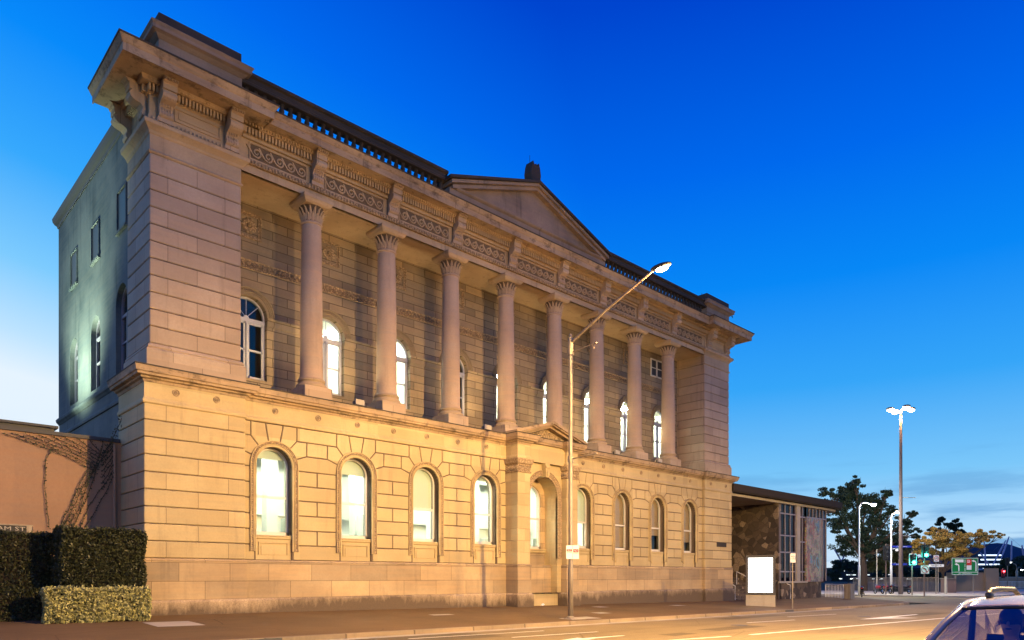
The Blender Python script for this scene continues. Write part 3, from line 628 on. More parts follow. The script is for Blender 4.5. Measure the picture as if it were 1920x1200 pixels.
b = MB(); b.sweep([(11.2, YE), (40.8, YE)], [(-.1, 17.417), (.27, 17.417), (.3, 17.457), (.33, 17.554), (.76, 17.554), (.78, 17.494), (.8, 17.494), (.8, 17.737), (.83, 17.767), (.86, 17.837), (.9, 17.923), (.9, 17.963), (.6, 17.99), (-1.1, 18.04), (-1.1, 17.417)]); b.build('main_cornice', 'weather', LIB)
# scroll panels between brackets
def spiral(b, cx, cz, y, s_, r=.17):
    pts = []
    for i in range(17):
        t = i/16*2.6*math.pi; rr = r*(1-.8*i/16); pts.append((cx+s_*rr*math.cos(t-math.pi/2), cz+rr*math.sin(t-math.pi/2)))
    pts = [(cx-s_*.36, cz+.20), (cx-s_*.26, cz+.05), (cx-s_*.13, cz-.13)]+pts
    for (a, c), (e, f) in zip(pts, pts[1:]):
        d = Vector((e-a, f-c)); 
        if d.length < 1e-4: continue
        n = Vector((-d.y, d.x)).normalized()*.026
        b.box(0, 0, 0, 0, 0, 0) if False else b.add([(a+n.x, y-.055, c+n.y), (e+n.x, y-.055, f+n.y), (e-n.x, y-.055, f-n.y), (a-n.x, y-.055, c-n.y), (a+n.x, y, c+n.y), (e+n.x, y, f+n.y), (e-n.x, y, f-n.y), (a-n.x, y, c-n.y)], [(0, 1, 2, 3), (0, 4, 5, 1), (3, 2, 6, 7), (0, 3, 7, 4), (1, 5, 6, 2)])
for i in range(9):
    xa = (XA if i == 0 else cxs[i-1]+.42); xb_ = (XZ if i == 8 else cxs[i]-.42)
    if i == 0: xa += .3
    if i == 8: xb_ -= .3
    b = MB(); b.box(xa, xb_, YE-.012, YE, 16.44, 16.98); o = b.build('scroll_panel', 'recess', LIB)
    b = MB(); n = max(4, round((xb_-xa)/.45)); st = (xb_-xa)/n
    for j in range(n): spiral(b, xa+st*(j+.55), 16.70, YE-.012, 1)
    for z0, z1 in ((16.40, 16.45), (16.97, 17.02)): b.box(xa-.04, xb_+.04, YE-.05, YE, z0, z1)
    for u in (xa-.04, xb_): b.box(u, u+.04, YE-.05, YE, 16.45, 16.97)
    b.build('scroll_carving', 'trim', o)
# console brackets
def bracket(cx, y, rot=0, w=.44, dep=.6, z0=16.5, z1=17.5):
    e = dep-.1; prof = [(0, z0), (.08, z0), (.13, z0+.03), (.155, z0+.09), (.14, z0+.16), (.11, z0+.22), (.12, z0+.29), (.19, z0+.37), (e*.7, z0+.43), (e*.86, z0+.49), (e*.93, z0+.57), (e*.9, z0+.65), (e*.8, z0+.69), (e*.8, z0+.72), (e*.92, z0+.72), (e*.92, z1-.1), (e, z1-.07), (e+.02, z1), (dep, z1+.04), (0, z1+.04)]
    b = MB()
    if rot == 0: b.prism(prof, lambda d, z: (cx-w/2, y-d, z), lambda d, z: (cx+w/2, y-d, z))
    else: b.prism(prof, lambda d, z: (cx-d, y-w/2, z), lambda d, z: (cx-d, y+w/2, z))
    if rot == 0:
        for j in range(4):
            for q in range(4): b.ball((cx-w*.3+j*w*.2, y-[.15, .13, .2, e*.8][q], z0+[.1, .24, .36, .5][q]), (.03, .035, .06), 5, 3)
        for j in range(5): b.ball((cx-w/2+.05+j*w*.2, y-dep, z1-.03), (.035, .04, .05), 5, 3)
        b.box(cx-w/2-.02, cx+w/2+.02, y-.06, y, z0-.14, z0)
    return b.build('bracket', 'pink', LIB)
for x in cxs: bracket(x, YE-.1, dep=.54)
for x in (8.05, 10.25, 41.75, 44.0): bracket(x, YU-.08, dep=.66)
for y in (25.5, 27.2): bracket(7.56, y, 1, dep=.66)
# ---- columns
def column(cx):
    b = MB(); r0, r1 = .43, .365; z0, z1 = 9.02, 15.05; pr = [(r0+.04, z0), (r0, z0+.1)]
    for i in range(1, 13): t = i/12; pr.append((r0-(r0-r1)*t**1.7, z0+.1+(z1-z0-.2)*t))
    pass
    pr += [(r1+.045, z1-.08), (r1+.05, z1-.03), (r1+.01, z1)]
    b.lathe(pr, cx, YC, 40); sh = b.build('column', 'shaft', LIB, smooth=True)
    m_ = sh.modifiers.new('edges', 'EDGE_SPLIT'); m_.split_angle = R(40)
    b = MB(); b.lathe([(.56, 8.66), (.58, 8.70), (.58, 8.76), (.55, 8.80), (.49, 8.82), (.47, 8.87), (.49, 8.9), (.52, 8.92), (.52, 8.97), (.47, 9.02), (.4, 9.03)], cx, YC, 36); o = b.build('base', 'trim', sh, smooth=True); m_ = o.modifiers.new('edges', 'EDGE_SPLIT'); m_.split_angle = R(40)
    b = MB(); b.cbox(cx-.58, cx+.58, YC-.58, YC+.58, 8.17, 8.66, .015); b.build('pedestal', 'pink', sh)
    b = MB(); b.lathe([(.34, 15.04), (.35, 15.3), (.40, 15.5), (.47, 15.62), (.36, 15.66)], cx, YC, 24); b.build('capital_bell', 'recess', sh); b = MB()  # bell coloured dark to paint the shade behind the leaves
    for row, (n, zb, h, rb, out, w) in enumerate(((16, 15.05, .30, .36, .12, .062), (16, 15.08, .50, .355, .20, .058))):
        for q in range(n):
            t = 2*math.pi*(q+.5*row)/n; ct, s_ = math.cos(t), math.sin(t); vs = []
            for i in range(7):
                f = i/6; z = zb+h*(f if i < 6 else .93); r = rb+.03+out*(f**3.2)+(.03 if i == 6 else 0); ww = w*(1-f**4*.75)*(1.0 if i < 6 else .6)
                for e_, dr in ((-1, -.025), (0, .012), (1, -.025)): vs.append((cx+(r+dr)*ct-e_*ww*s_, YC+(r+dr)*s_+e_*ww*ct, z))
            k0 = len(vs)
            fs = [(3*i+j, 3*i+j+1, 3*i+j+4, 3*i+j+3) for i in range(6) for j in range(2)]; b.add(vs, fs)
    ab = [(-.60, -.60), (0, -.5), (.6, -.6), (.5, 0), (.6, .6), (0, .5), (-.6, .6), (-.5, 0)]
    ab = [(-.6, -.6), (.6, -.6), (.6, .6), (-.6, .6)]
    def ring(s_, z): return [(cx+x*s_, YC+y*s_, z) for x, y in ab]
    L_ = [(.8, 15.62), (.92, 15.68), (.97, 15.74), (1.02, 15.78), (1.02, 15.895)]; vs = []; fs = []
    for s_, z in L_: vs += ring(s_, z)
    for i in range(len(L_)-1):
        for j in range(4): fs.append((i*4+j, i*4+(j+1) % 4, i*4+4+(j+1) % 4, i*4+4+j))
    fs += [(3, 2, 1, 0), tuple(range(4*len(L_)-4, 4*len(L_)))]; b.add(vs, fs); b.build('capital', 'trim', sh)
    return sh
c0 = column(cxs[0])
for x in cxs[1:]: copy_tree(c0, LIB, (x-cxs[0], 0, 0))
b = MB(); b.tube([(44.1, 25.3, 19.75), (45.3, 25.3, 19.75), (45.3, 25.3, 19.35), (44.9, 25.3, 19.6)], .025, 5); b.tube([(44.1, 26.2, 19.75), (45.3, 26.2, 19.75), (45.3, 25.3, 19.75)], .025, 5); b.build('roof_bracket', 'dark', LIB)
# ---- loggia back wall with tall arched windows
b = MB(); SP2, SL2, HW2 = 11.6, 9.12, .735
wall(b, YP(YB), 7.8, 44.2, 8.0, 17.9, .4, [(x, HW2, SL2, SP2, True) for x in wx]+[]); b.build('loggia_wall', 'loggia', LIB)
b = MB(); b.box(10.3, 41.6, 25.3, YB+.1, 7.9, 8.175); b.build('loggia_floor', 'concrete', LIB)
for i in range(10):
    xa = 10.63 if i == 0 else wx[i-1]+HW2; xb_ = 41.35 if i == 9 else wx[i]-HW2
    b = MB(); b.sweep([(xa, YB), (xb_, YB)], [(-.05, 11.28), (.03, 11.29), (.04, 11.34), (.05, 11.5), (.09, 11.56), (.10, 11.62), (-.05, 11.64)]); b.build('impost_band', 'loggia', LIB)
b = MB(); b.sweep([(10.63, YB), (41.35, YB)], [(-.05, 13.36), (.05, 13.38), (.03, 13.42), (.03, 13.64), (.07, 13.7), (-.05, 13.74)])
for j in range(int(30.7/.21)):
    x = 10.75+j*.21; b.add([(x+.075*math.cos(t), YB-.06, 13.53+.085*math.sin(t)) for t in [k_*math.pi/5 for k_ in range(10)]]+[(x, YB-.025, 13.53)], [(k_, (k_+1) % 10, 10) for k_ in range(10)]); b.ball((x, YB-.05, 13.53), .03, 5, 3)
    b.add([(x+.09*math.cos(t), y_, 13.53+.10*math.sin(t)) for y_ in (YB-.06, YB-.02) for t in [k_*math.pi/5 for k_ in range(10)]], [(k_, (k_+1) % 10, 10+(k_+1) % 10, 10+k_) for k_ in range(10)])
b.build('roundel_band', 'carved', LIB)
for i, w in enumerate(wx):
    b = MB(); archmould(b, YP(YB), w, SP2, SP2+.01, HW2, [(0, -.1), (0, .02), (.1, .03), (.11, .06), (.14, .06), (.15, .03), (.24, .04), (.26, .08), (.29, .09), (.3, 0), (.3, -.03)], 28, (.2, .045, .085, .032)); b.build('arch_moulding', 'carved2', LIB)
    if i < 8:
        z0, z1 = 14.55, 15.55; b = MB()
        for g_, d_ in ((0, .05), (.07, .02)):
            for (u0, u1, a0, a1) in ((w-.5+g_, w+.5-g_, z0+g_, z0+g_+.06), (w-.5+g_, w+.5-g_, z1-g_-.06, z1-g_), (w-.5+g_, w-.44+g_, z0+g_+.06, z1-g_-.06), (w+.44-g_, w+.5-g_, z0+g_+.06, z1-g_-.06)): b.box(u0, u1, YB-d_, YB, a0, a1)
        for q in range(10): t = 2*math.pi*q/10; b.ball((w+.2*math.cos(t), YB-.02, 15.05+.2*math.sin(t)), (.07+.06*abs(math.cos(t)), .05, .07+.06*abs(math.sin(t))), 6, 4)
        b.ball((w, YB-.04, 15.05), .08, 8, 5); b.build('carved_medallion', 'carved', LIB)
    # double casement with fanlight
    y = YB+.28; b = MB(); P = YP(y); hw = HW2
    archmould(b, P, w, SL2, SP2, hw-.07, [(0, .06), (.1, .06), (.1, -.06), (0, -.06)], 20)
    b.box(w-hw, w+hw, y-.08, y+.06, SP2-.22, SP2-.08); b.box(w-.05, w+.05, y-.09, y+.05, SL2, SP2-.2); b.tube([(w, y-.1, SL2+.05), (w, y-.1, SP2-.3)], .035, 8)
    for s_ in (-1, 1):
        x0, x1 = sorted((w+s_*.06, w+s_*(hw-.07)))
        for u0, u1, z0, z1 in ((x0, x0+.055, SL2+.02, SP2-.24), (x1-.055, x1, SL2+.02, SP2-.24), (x0, x1, SL2+.02, SL2+.14), (x0, x1, SP2-.3, SP2-.22), (x0, x1, 10.25, 10.32)): b.box(u0, u1, y-.05, y+.03, z0, z1)
    for t in (.25, .5, .75):
        a = math.pi*t; b.tube([(w+.1*math.cos(a), y-.02, SP2-.05+.1*math.sin(a)), (w+(hw-.05)*math.cos(a), y-.02, SP2-.05+(hw-.03)*math.sin(a))], .014, 5)
    b.ball((w, y-.03, SP2-.06), (.12, .03, .1))
    o = b.build('window', 'bluef', LIB)
    g = MB(); n = 14; pts = [(w+(hw-.05)*math.cos(math.pi*k_/n), SP2+(hw-.05)*math.sin(math.pi*k_/n)) for k_ in range(n+1)]+[(w-hw+.05, SL2+.05), (w+hw-.05, SL2+.05)]
    g.prism(pts, lambda u, z: (u, y-.014, z), lambda u, z: (u, y-.006, z)); g.build('pane', 'glass', o)
    s = MB(); s.box(w-hw, w+hw, YB+.03, YB+.38, SL2-.12, SL2+.01); s.build('sill', 'loggia', o)
# small four-pane window high in the last bay
w = 38.97; b = MB()
for u0, u1, z0, z1 in ((w-.66, w-.58, 14.35, 15.5), (w+.58, w+.66, 14.35, 15.5), (w-.06, w+.06, 14.35, 15.5), (w-.58, w+.58, 15.42, 15.5), (w-.58, w+.58, 14.35, 14.43)): b.box(u0, u1, YB-.06, YB+.01, z0, z1)
for s_ in (-1, 1): b.box(w+s_*.32-.26, w+s_*.32+.26, YB-.05, YB, 14.9, 14.95)
o = b.build('window', 'frame', LIB); b = MB(); b.box(w-.58, w+.58, YB-.02, YB-.012, 14.43, 15.42); b.build('pane', 'dark', o)
# ---- balustrade, pediment
BX0, BX1 = 10.6, 41.4
def balustrade(xa, xb_):
    b = MB(); b.box(xa, xb_, 24.98, 25.42, 17.95, 18.42); b.box(xa, xb_, 25.0, 25.4, 18.42, 18.47); o = b.build('balustrade', 'trim', LIB)
    b = MB(); b.sweep([(xa, 25.02), (xb_, 25.02)], [(0, 18.96), (.05, 18.97), (.07, 19.05), (.03, 19.1), (.03, 19.25), (.12, 19.3), (.12, 19.4), (0, 19.43), (-.38, 19.43), (-.38, 18.96)]); b.build('rail', 'black', o)
    first = None; x = xa+.25; x0 = x
    while x < xb_-.1:
        if first is None:
            b = MB(); b.lathe([(.09, 18.46), (.09, 18.5), (.055, 18.53), (.06, 18.58), (.10, 18.68), (.10, 18.74), (.06, 18.86), (.085, 18.9), (.10, 18.98)], x, 25.2, 12); first = b.build('baluster', 'black', o, smooth=True)
        else: c = first.copy(); COL.objects.link(c); c.parent = o; c.location = (x-x0, 0, 0)
        x += .34
balustrade(BX0, 19.9); balustrade(30.9, BX1)
px0, px1, zp, za = 19.75, 31.05, 18.72, 20.60
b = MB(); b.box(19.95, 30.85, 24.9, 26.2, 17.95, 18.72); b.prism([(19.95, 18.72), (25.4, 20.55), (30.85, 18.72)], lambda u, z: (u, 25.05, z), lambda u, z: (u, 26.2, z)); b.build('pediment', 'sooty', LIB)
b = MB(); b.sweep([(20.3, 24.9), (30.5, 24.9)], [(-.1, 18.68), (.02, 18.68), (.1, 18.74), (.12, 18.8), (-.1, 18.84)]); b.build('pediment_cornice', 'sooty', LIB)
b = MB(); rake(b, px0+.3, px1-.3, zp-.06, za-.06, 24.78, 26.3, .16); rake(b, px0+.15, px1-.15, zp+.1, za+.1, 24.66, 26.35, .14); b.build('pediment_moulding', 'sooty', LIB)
b = MB(); rake(b, px0, px1, zp+.24, za+.24, 24.56, 26.4, .12); b.build('pediment_coping', 'black', LIB)
b = MB(); b.cbox(25.1, 25.7, 24.8, 25.4, 20.8, 21.15)
pf = [(-.3, 21.12), (-.34, 21.4), (-.28, 21.75), (-.2, 21.98), (-.12, 21.82), (0, 21.9), (.12, 21.82), (.2, 21.98), (.28, 21.75), (.34, 21.4), (.3, 21.12)]
b.prism(pf, lambda u, z: (25.4+u, 24.85, z), lambda u, z: (25.4+u, 25.35, z)); b.build('acroterion', 'black', LIB)
b = MB(); b.tube([(25.4, 25.3, 21.7), (25.4, 25.3, 22.5)], .012, 5); b.tube([(8.9, 26, 19.9), (8.9, 26, 20.6)], .012, 5); b.tube([(42.5, 26, 19.9), (42.5, 26, 20.5)], .015, 5); b.build('lightning_rod', 'dark', LIB)
# ---- body behind: side wall, roof
b = MB(); XS = 7.62
b.build
wall(b, XP(XS), 27.45, 38.0, 8.6, 17.35, .35, [(28.3, .68, 8.8, 11.25, True), (31.75, .68, 8.8, 11.0, True), (35.2, .68, 8.8, 10.95, True)])
b.v = [p for p in b.v]; fr_low = b
b.build('side_wall', 'side', LIB, label='stained blue-grey rendered side wall')
b = MB(); b.box(XS+.02, XS+.3, 27.4, 38.0, -.5, 8.3); b.build('side_wall_base', 'side', LIB)
b = MB(); b.sweep([(XS, 38.0), (XS, 27.5)], [(-.2, 8.3), (.0, 8.3), (.04, 8.36), (.1, 8.42), (.12, 8.52), (.06, 8.6), (-.2, 8.6)]); b.sweep([(XS, 38.0), (XS, 27.5)], [(-.1, 7.7), (.03, 7.7), (.05, 7.78), (.02, 7.86), (-.1, 7.86)]); b.build('side_sill_course', 'side', LIB)
b = MB(); b.sweep([(26, 38), (XS, 38.0), (XS, 27.5)], [(-.2, 17.3), (.04, 17.3), (.06, 17.4), (.14, 17.48), (.2, 17.6), (.22, 17.74), (-.2, 17.8)]); b.build('eaves', 'lead', LIB)
b = MB(); b.box(XS+.1, 44.2, 27.5, 38, 17.7, 17.95); b.box(XS+.3, 44.2, 37.8, 38, -.5, 17.8); b.box(44.0, 44.2, 27.4, 38, -.5, 17.8); b.build('roof', 'lead', LIB)
for y_ in (28.15, 31.65, 35.05):
    b = MB(); b.box(XS-.015, XS+.0, y_-.52, y_+.52, 13.85, 15.25); o = b.build('window', 'dark', LIB)
    b = MB(); b.box(XS-.10, XS+.0, y_-.6, y_+.6, 13.76, 13.85); b.build('sill', 'side', o)
    b = MB()
    for u0, u1, z0, z1 in ((y_-.56, y_-.52, 13.85, 15.29), (y_+.52, y_+.56, 13.85, 15.29), (y_-.52, y_+.52, 15.25, 15.29)): b.box(XS-.06, XS-.0, u0, u1, z0, z1)
    b.build('frame', 'side', o)
for y_, sp in ((28.3, 11.25), (31.75, 11.0), (35.2, 10.95)):
    b = MB(); archmould(b, XP(XS+.22), y_, 8.85, sp, .6, [(0, .04), (.09, .04), (.09, -.04), (0, -.04)], 16); b.box(XS+.18, XS+.26, y_-.6, y_+.6, 10.85, 10.95); b.box(XS+.18, XS+.26, y_-.04, y_+.04, 8.85, 10.9); b.box(XS+.19, XS+.25, y_-.6, y_+.6, 9.9, 9.96); o = b.build('window', 'frame2', LIB)
    b = MB(); n = 12; b.prism([(y_+.6*math.cos(math.pi*k_/n), sp+.6*math.sin(math.pi*k_/n)) for k_ in range(n+1)]+[(y_-.6, 8.9), (y_+.6, 8.9)], lambda u, z: (XS+.225, u, z), lambda u, z: (XS+.235, u, z)); b.build('pane', 'glass', o)
# ---- rooms behind the windows (lit by ceiling tubes)
def room(name, x0, x1, y0, y1, z0, z1, m, tubes=True, est=None):
    b = MB(); b.add([(x, y, z) for x in (x0, x1) for y in (y0, y1) for z in (z0, z1)], [(0, 1, 3, 2), (4, 6, 7, 5), (2, 3, 7, 6), (0, 2, 6, 4), (1, 5, 7, 3)]); o = b.build(name, m, LIB)
    if tubes:
        t = MB(); x = x0+.9
        while x < x1-.5:
            for y in (y0+1.4, y0+3.6): t.box(x-.12, x+.12, y-.6, y+.6, z1-.12, z1-.06)
            x += 1.725
        t.build('ceiling_light', 'tube', o)
    return o
YI = YM+.6
o = room('ground_floor_room', 10.7, 30.6, YI, 31.5, 1.95, 6.9, 'roomwall')
b = MB()
for x in (13.2, 17.4, 21.8, 27.2): b.box(x, x+.5, 28.6, 29.1, 1.95, 6.85)
b.box(11, 30, 31.2, 31.45, 4.2, 4.3); b.build('interior_pillar', 'roomwall', o)
b = MB()
for q in range(16): x = rng.uniform(11, 29.5); y = rng.uniform(26.6, 30.8); hh = rng.uniform(.9, 2.3); b.cbox(x, x+rng.uniform(.5, 1.4), y, y+.5, 1.97, 1.97+hh)
for y in (27.2, 28.9, 30.4): b.box(10.8, 30.5, y, y+.18, 6.6, 6.88)
b.build('shelving', 'blind', o); b = MB()
for x in (16.2, 19.9, 25.0): b.box(x, x+.12, 28.8, 31.4, 1.96, 6.88)
b.build('partition', 'roomwall', o)
o = room('dim_ground_floor_room', 30.7, 41.2, YI, 31.5, 1.95, 6.9, 'roomdark', False)
for i, (zt, zb) in {0: (6.1, 5.75), 2: (6.1, 4.4), 1: (6.1, 5.5), 3: (6.1, 5.9), 5: (6.1, 4.3), 6: (6.1, 3.1), 7: (6.1, 3.9), 8: (6.1, 3.6)}.items():
    b = MB(); b.box(wx[i]-.62, wx[i]+.62, YM+.44, YM+.45, zb, zt); b.build('roller_blind', 'blind' if i < 6 else 'tan', LIB)
room('upper_dark_room', 8, 13.4, YB+.42, 31.5, 8.3, 13.2, 'roomdark', False)
room('upper_room', 13.5, 20.4, YB+.42, 31.5, 8.3, 13.2, 'roomwall')
room('upper_dark_office', 20.5, 23.8, YB+.42, 31.5, 8.3, 13.2, 'roomdark', False)
room('upper_office', 23.9, 43.8, YB+.42, 31.5, 8.3, 13.2, 'roomwall')
# ---- small floodlights standing on the ledge
fl = None
for i, x in enumerate((15.35, 22.2, 31.9, 36.0)):
    r = thing('floodlight', (x, 24.95, 8.19), ['white box floodlight on the ledge right of the first column', 'white box floodlight on the ledge just left of the fourth column', 'white box floodlight on the ledge right of the sixth column', 'white box floodlight on the ledge right of the seventh column'][i], 'floodlight', 'floodlights along the ledge')
    if fl is None:
        b = MB(); b.prism([(-.12, .06), (.14, .06), (.14, .16), (-.02, .3), (-.12, .26)], lambda d, z: (-.2, d, z), lambda d, z: (.2, d, z)); b.build('housing', 'concrete', r, world=False)
        b = MB(); b.box(-.22, -.2, -.03, .03, 0, .2); b.box(.2, .22, -.03, .03, 0, .2); b.box(-.22, .22, -.04, .04, 0, .02); b.build('mounting_bracket', 'dark', r, world=False); fl = r
    else:
        for ch in fl.children: c = ch.copy(); COL.objects.link(c); c.parent = r
# ------------------------------------------------------------------ lamps that light the scene
def lampobj(kind, name, loc, power, color, parent=None, size=.25, target=None, angle=160, blend=.6):
    l = bpy.data.lights.new(name, kind); l.energy = power; l.color = color; l.shadow_soft_size = size
    o = bpy.data.objects.new(name, l); COL.objects.link(o); o.location = loc
    if kind == 'SPOT':
        l.spot_size = R(angle); l.spot_blend = blend; d = Vector(target)-Vector(loc); o.rotation_euler = d.to_track_quat('-Z', 'Y').to_euler()
    if parent is not None: o.parent = parent; o.location = Vector(loc)-Vector(ORG[parent.name])
    return o
SOD = (1, .60, .19)
WARM = (1, .65, .34)
# ------------------------------------------------------------------ street lamps
def street_lamp(x, y, z0, top, arm_y, arm_z, label, light=None, group=None, arms=True, mt='metal', lampz='lamp', rad=.1):
    r = thing('street_lamp', (x, y, z0), label, 'street lamp', group)
    b = MB(); b.tube([(x, y, z0), (x, y, z0+1.9), (x, y, z0+2.0), (x, y, top-.2), (x, y, top+.35)], [rad, rad, rad*.88, rad*.7, rad*.5], 16); b.build('pole', mt, r, smooth=True)
    b = MB(); b.box(x-.19, x+.19, y-.19, y+.19, z0-.02, z0+.03); b.lathe([(.15, z0+.02), (.15, z0+.06), (.12, z0+.1)], x, y, 12); b.build('base_plate', mt, r)
    b = MB(); b.tube([(x, y, top), (x, y+(arm_y-y)*.5, top+(arm_z-top)*.55), (x, arm_y, arm_z)], [.06, .05, .04], 10); b.lathe([(.1, top-.25), (.11, top-.1), (.1, top+.2)], x, y, 12); b.build('arm', mt, r)
    b = MB(); sg = 1 if arm_y > y else -1; b.ball((x, arm_y+sg*.32, arm_z+.05), (.17, .42, .10), 12, 6); h = b.build('lamp_head', 'dark', r)
    b = MB(); b.ball((x, arm_y+sg*.36, arm_z-.03), (.12, .26, .10), 12, 6); b.build('lamp_glass', lampz, h)
    return r
s1 = street_lamp(20.59, 18.3, fp(20.59, 18.3), 10.35, 14.5, 11.95, 'galvanised street lamp pole at the kerb in front of the entrance, with two banner arms')
for z in (10.0, 5.9):
    b = MB(); b.tube([(20.59, 18.3, z), (20.59, 17.05, z+.06)], [.028, .018], 8); b.ball((20.59, 17.03, z+.06), .045, 8, 5); b.lathe([(.11, z-.12), (.12, z), (.11, z+.12)], 20.59, 18.3, 10); b.tube([(20.59, 17.15, z+.05), (20.59, 17.15, z-.12)], .015, 5); b.build('banner_arm', 'metal', s1)
lampobj('SPOT', 'lamp_light', (20.6, 14.1, 11.75), 3500, SOD, s1, .12, (20.6, 13.6, 0), 172, .35)
lampobj('POINT', 'lamp_glow', (20.7, 14.0, 11.7), 1500, (1, .5, .18), s1, .15)
b = MB(); b.box(20.2, 21.0, 17.9, 18.7, fp(20.6, 18.3)-.05, fp(20.6, 18.3)+.012); b.build('footing', 'concrete', s1)
# two parking plates on the pole
SG = thing('parking_sign', (20.5, 18.15, 2.0), 'white plate with red bus zone and no stopping panels, strapped to the street lamp pole', 'sign')
so = Vector((20.52, 18.14, 2.33)); sd = Vector((FY, -FX, 0)); sn = Vector((-FX, -FY, 0))
def plate(b, c, w, h, t=.008, xd=sd, n=sn, off=0):
    c = Vector(c)+n*off; z = Vector((0, 0, 1)); vs = [c+xd*(a*w/2)+z*(e*h/2)+n*(q*t) for q in (0, 1) for a, e in ((-1, -1), (1, -1), (1, 1), (-1, 1))]
    return b.add(vs, [(3, 2, 1, 0), (4, 5, 6, 7), (0, 1, 5, 4), (1, 2, 6, 5), (2, 3, 7, 6), (3, 0, 4, 7)])
for s_, lab in ((-1, 'BUS'), (1, 'NO')):
    b = MB(); plate(b, so+sd*(s_*.124), .235, .52); pl = b.build('plate', 'white', SG)
    if s_ < 0:
        b = MB(); plate(b, so+sd*(s_*.124)+Vector((0, 0, .07)), .2, .08, .003, off=.009); b.build('red_panel', 'red', SG)
        text('BUS', .075, 'lettering', 'white', SG, so+sd*(s_*.124)+Vector((0, 0, .07))+sn*.014, sd, depth=.001); text('ZONE', .07, 'lettering', 'red', SG, so+sd*(s_*.124)+Vector((0, 0, -.01))+sn*.012, sd, depth=.001)
    else:
        b = MB(); plate(b, so+sd*(s_*.124)+Vector((0, 0, .05)), .2, .12, .003, off=.009); b.build('red_panel', 'red', SG)
        text('NO', .1, 'lettering', 'white', SG, so+sd*(s_*.124)+Vector((0, 0, .05))+sn*.014, sd, depth=.001); text('STOPPING', .045, 'lettering', 'red', SG, so+sd*(s_*.124)+Vector((0, 0, -.05))+sn*.012, sd, depth=.001)
b = MB(); b.lathe([(.11, 2.15), (.11, 2.18)], 20.59, 18.3, 12); b.lathe([(.11, 2.45), (.11, 2.48)], 20.59, 18.3, 12); b.build('strap', 'dark', SG)
# lamps on the near side of the street, just outside the picture
for i, (lx, pw) in enumerate(((-13, .12), (17, 1.28), (47, .38))):
    r = street_lamp(lx, -1.3, -.14, 9.2, 1.2, 9.9, ['street lamp on the near footpath to the left, outside the picture', 'street lamp on the near footpath to the right of the viewer', 'street lamp on the near footpath far along the street'][i], group='street lamps on the near footpath')
    lampobj('SPOT', 'lamp_light', (lx, 1.55, 9.55), 27000*pw, SOD, r, .10, (lx, 3.6, 0), 178, .3)
    lampobj('POINT', 'lamp_spill', (lx, 1.55, 9.55), 5800*pw, WARM, r, 1.1)
# ------------------------------------------------------------------ left: low building, vine, hedges, street name sign
r = thing('low_building', (0, 27.3, 0), 'low building with a plain pink rendered wall left of the stone building', 'building')
b = MB(); b.box(-25, 7.5, 27.32, 27.55, -.3, 6.02); b.build('wall', 'render', r)
b = MB(); b.box(-25, 7.3, 27.24, 27.66, 6.02, 6.14); b.build('coping', 'lead', r)
b = MB(); b.box(-25, 5.55, 28.3, 37, 6.0, 6.42); b.box(-25, 5.65, 28.2, 37.1, 6.42, 6.5); b.build('roof', 'lead', r)
b = MB(); b.tube([(7.12, 27.25, .2), (7.12, 27.25, 5.95)], .055, 8); b.build('downpipe', 'render', r)
lampobj('SPOT', 'wall_floodlight_beam', (4.3, 33.5, 6.9), 8500, (.78, 1, .74), r, .6, (7.6, 33.4, 12.6), 84, 1)
b = MB(); b.cbox(5.5, 5.8, 33.1, 33.5, 6.5, 6.66); b.build('floodlight', 'dark', r)
# vine: stems as thin tubes, leaves as small quads
def uvw(px, py, y=27.28):
    k_ = px-960; dx = FX*1342+k_*FY; dy = FY*1342-k_*FX; s_ = y/dy; return Vector((dx*s_, y-rng.uniform(0, .03)-.02, 1.38+(1082-py)*s_))
VN = thing('wall_vine', (6, 27.28, 0), 'bare creeper fanning up and across the pink rendered wall', 'vine')
stems = []
trunk = [(118, 988), (140, 945), (160, 905), (180, 872), (190, 845), (193, 826)]
trunk2 = [(128, 988), (150, 950), (165, 900), (186, 868), (204, 835), (222, 800), (232, 775), (236, 752)]
stems += [trunk, trunk2, [(112, 988), (135, 940), (150, 905), (170, 872)], [(160, 988), (180, 955), (200, 920), (212, 890)], [(136, 988), (155, 950), (168, 920), (178, 888)], [(150, 988), (166, 950), (190, 915)], [(92, 992), (88, 950), (83, 910), (86, 860), (100, 840)]]
for i in range(8):
    x0 = 4+i*23; yy = 812+i*1.4; stems.append([(x0, yy), (x0+ (190-x0)*.35, yy+22-i*1.6), (x0+(190-x0)*.7, yy+48-i*4), (min(192, x0+(190-x0)*.95), yy+74-i*6.8)])
for i in range(7): stems.append([(212, 826+i*9), (203, 838+i*10), (190, 852+i*11)])
b = MB(); lf = MB()
for st in stems:
    P3 = [uvw(*p) for p in st]; pts = []
    for i in range(len(P3)-1):
        n = max(2, int((P3[i+1]-P3[i]).length/.06))
        for j in range(n): pts.append(P3[i].lerp(P3[i+1], j/n)+Vector((rng.normal(0, .008), 0, rng.normal(0, .008))))
    pts.append(P3[-1]); b.tube(pts[::3]+[pts[-1]], .010, 4)
    main = st in (trunk, trunk2)
    for p in pts:
        for q in range(2 if main else 1):
            c = p+Vector((rng.normal(0, .06 if main else .015), -rng.uniform(0, .05), rng.normal(0, .03))); a = rng.uniform(0, 6.28); s_ = rng.uniform(.02, .045)
            u = Vector((math.cos(a), rng.uniform(-.4, .4), math.sin(a)))*s_; w_ = Vector((-math.sin(a), rng.uniform(-.4, .4), math.cos(a)))*s_*.6; lf.add([c-u, c+w_, c+u, c-w_], [(0, 1, 2, 3)])
b.build('stem', 'twig', VN); lf.build('foliage', 'hedge', VN)
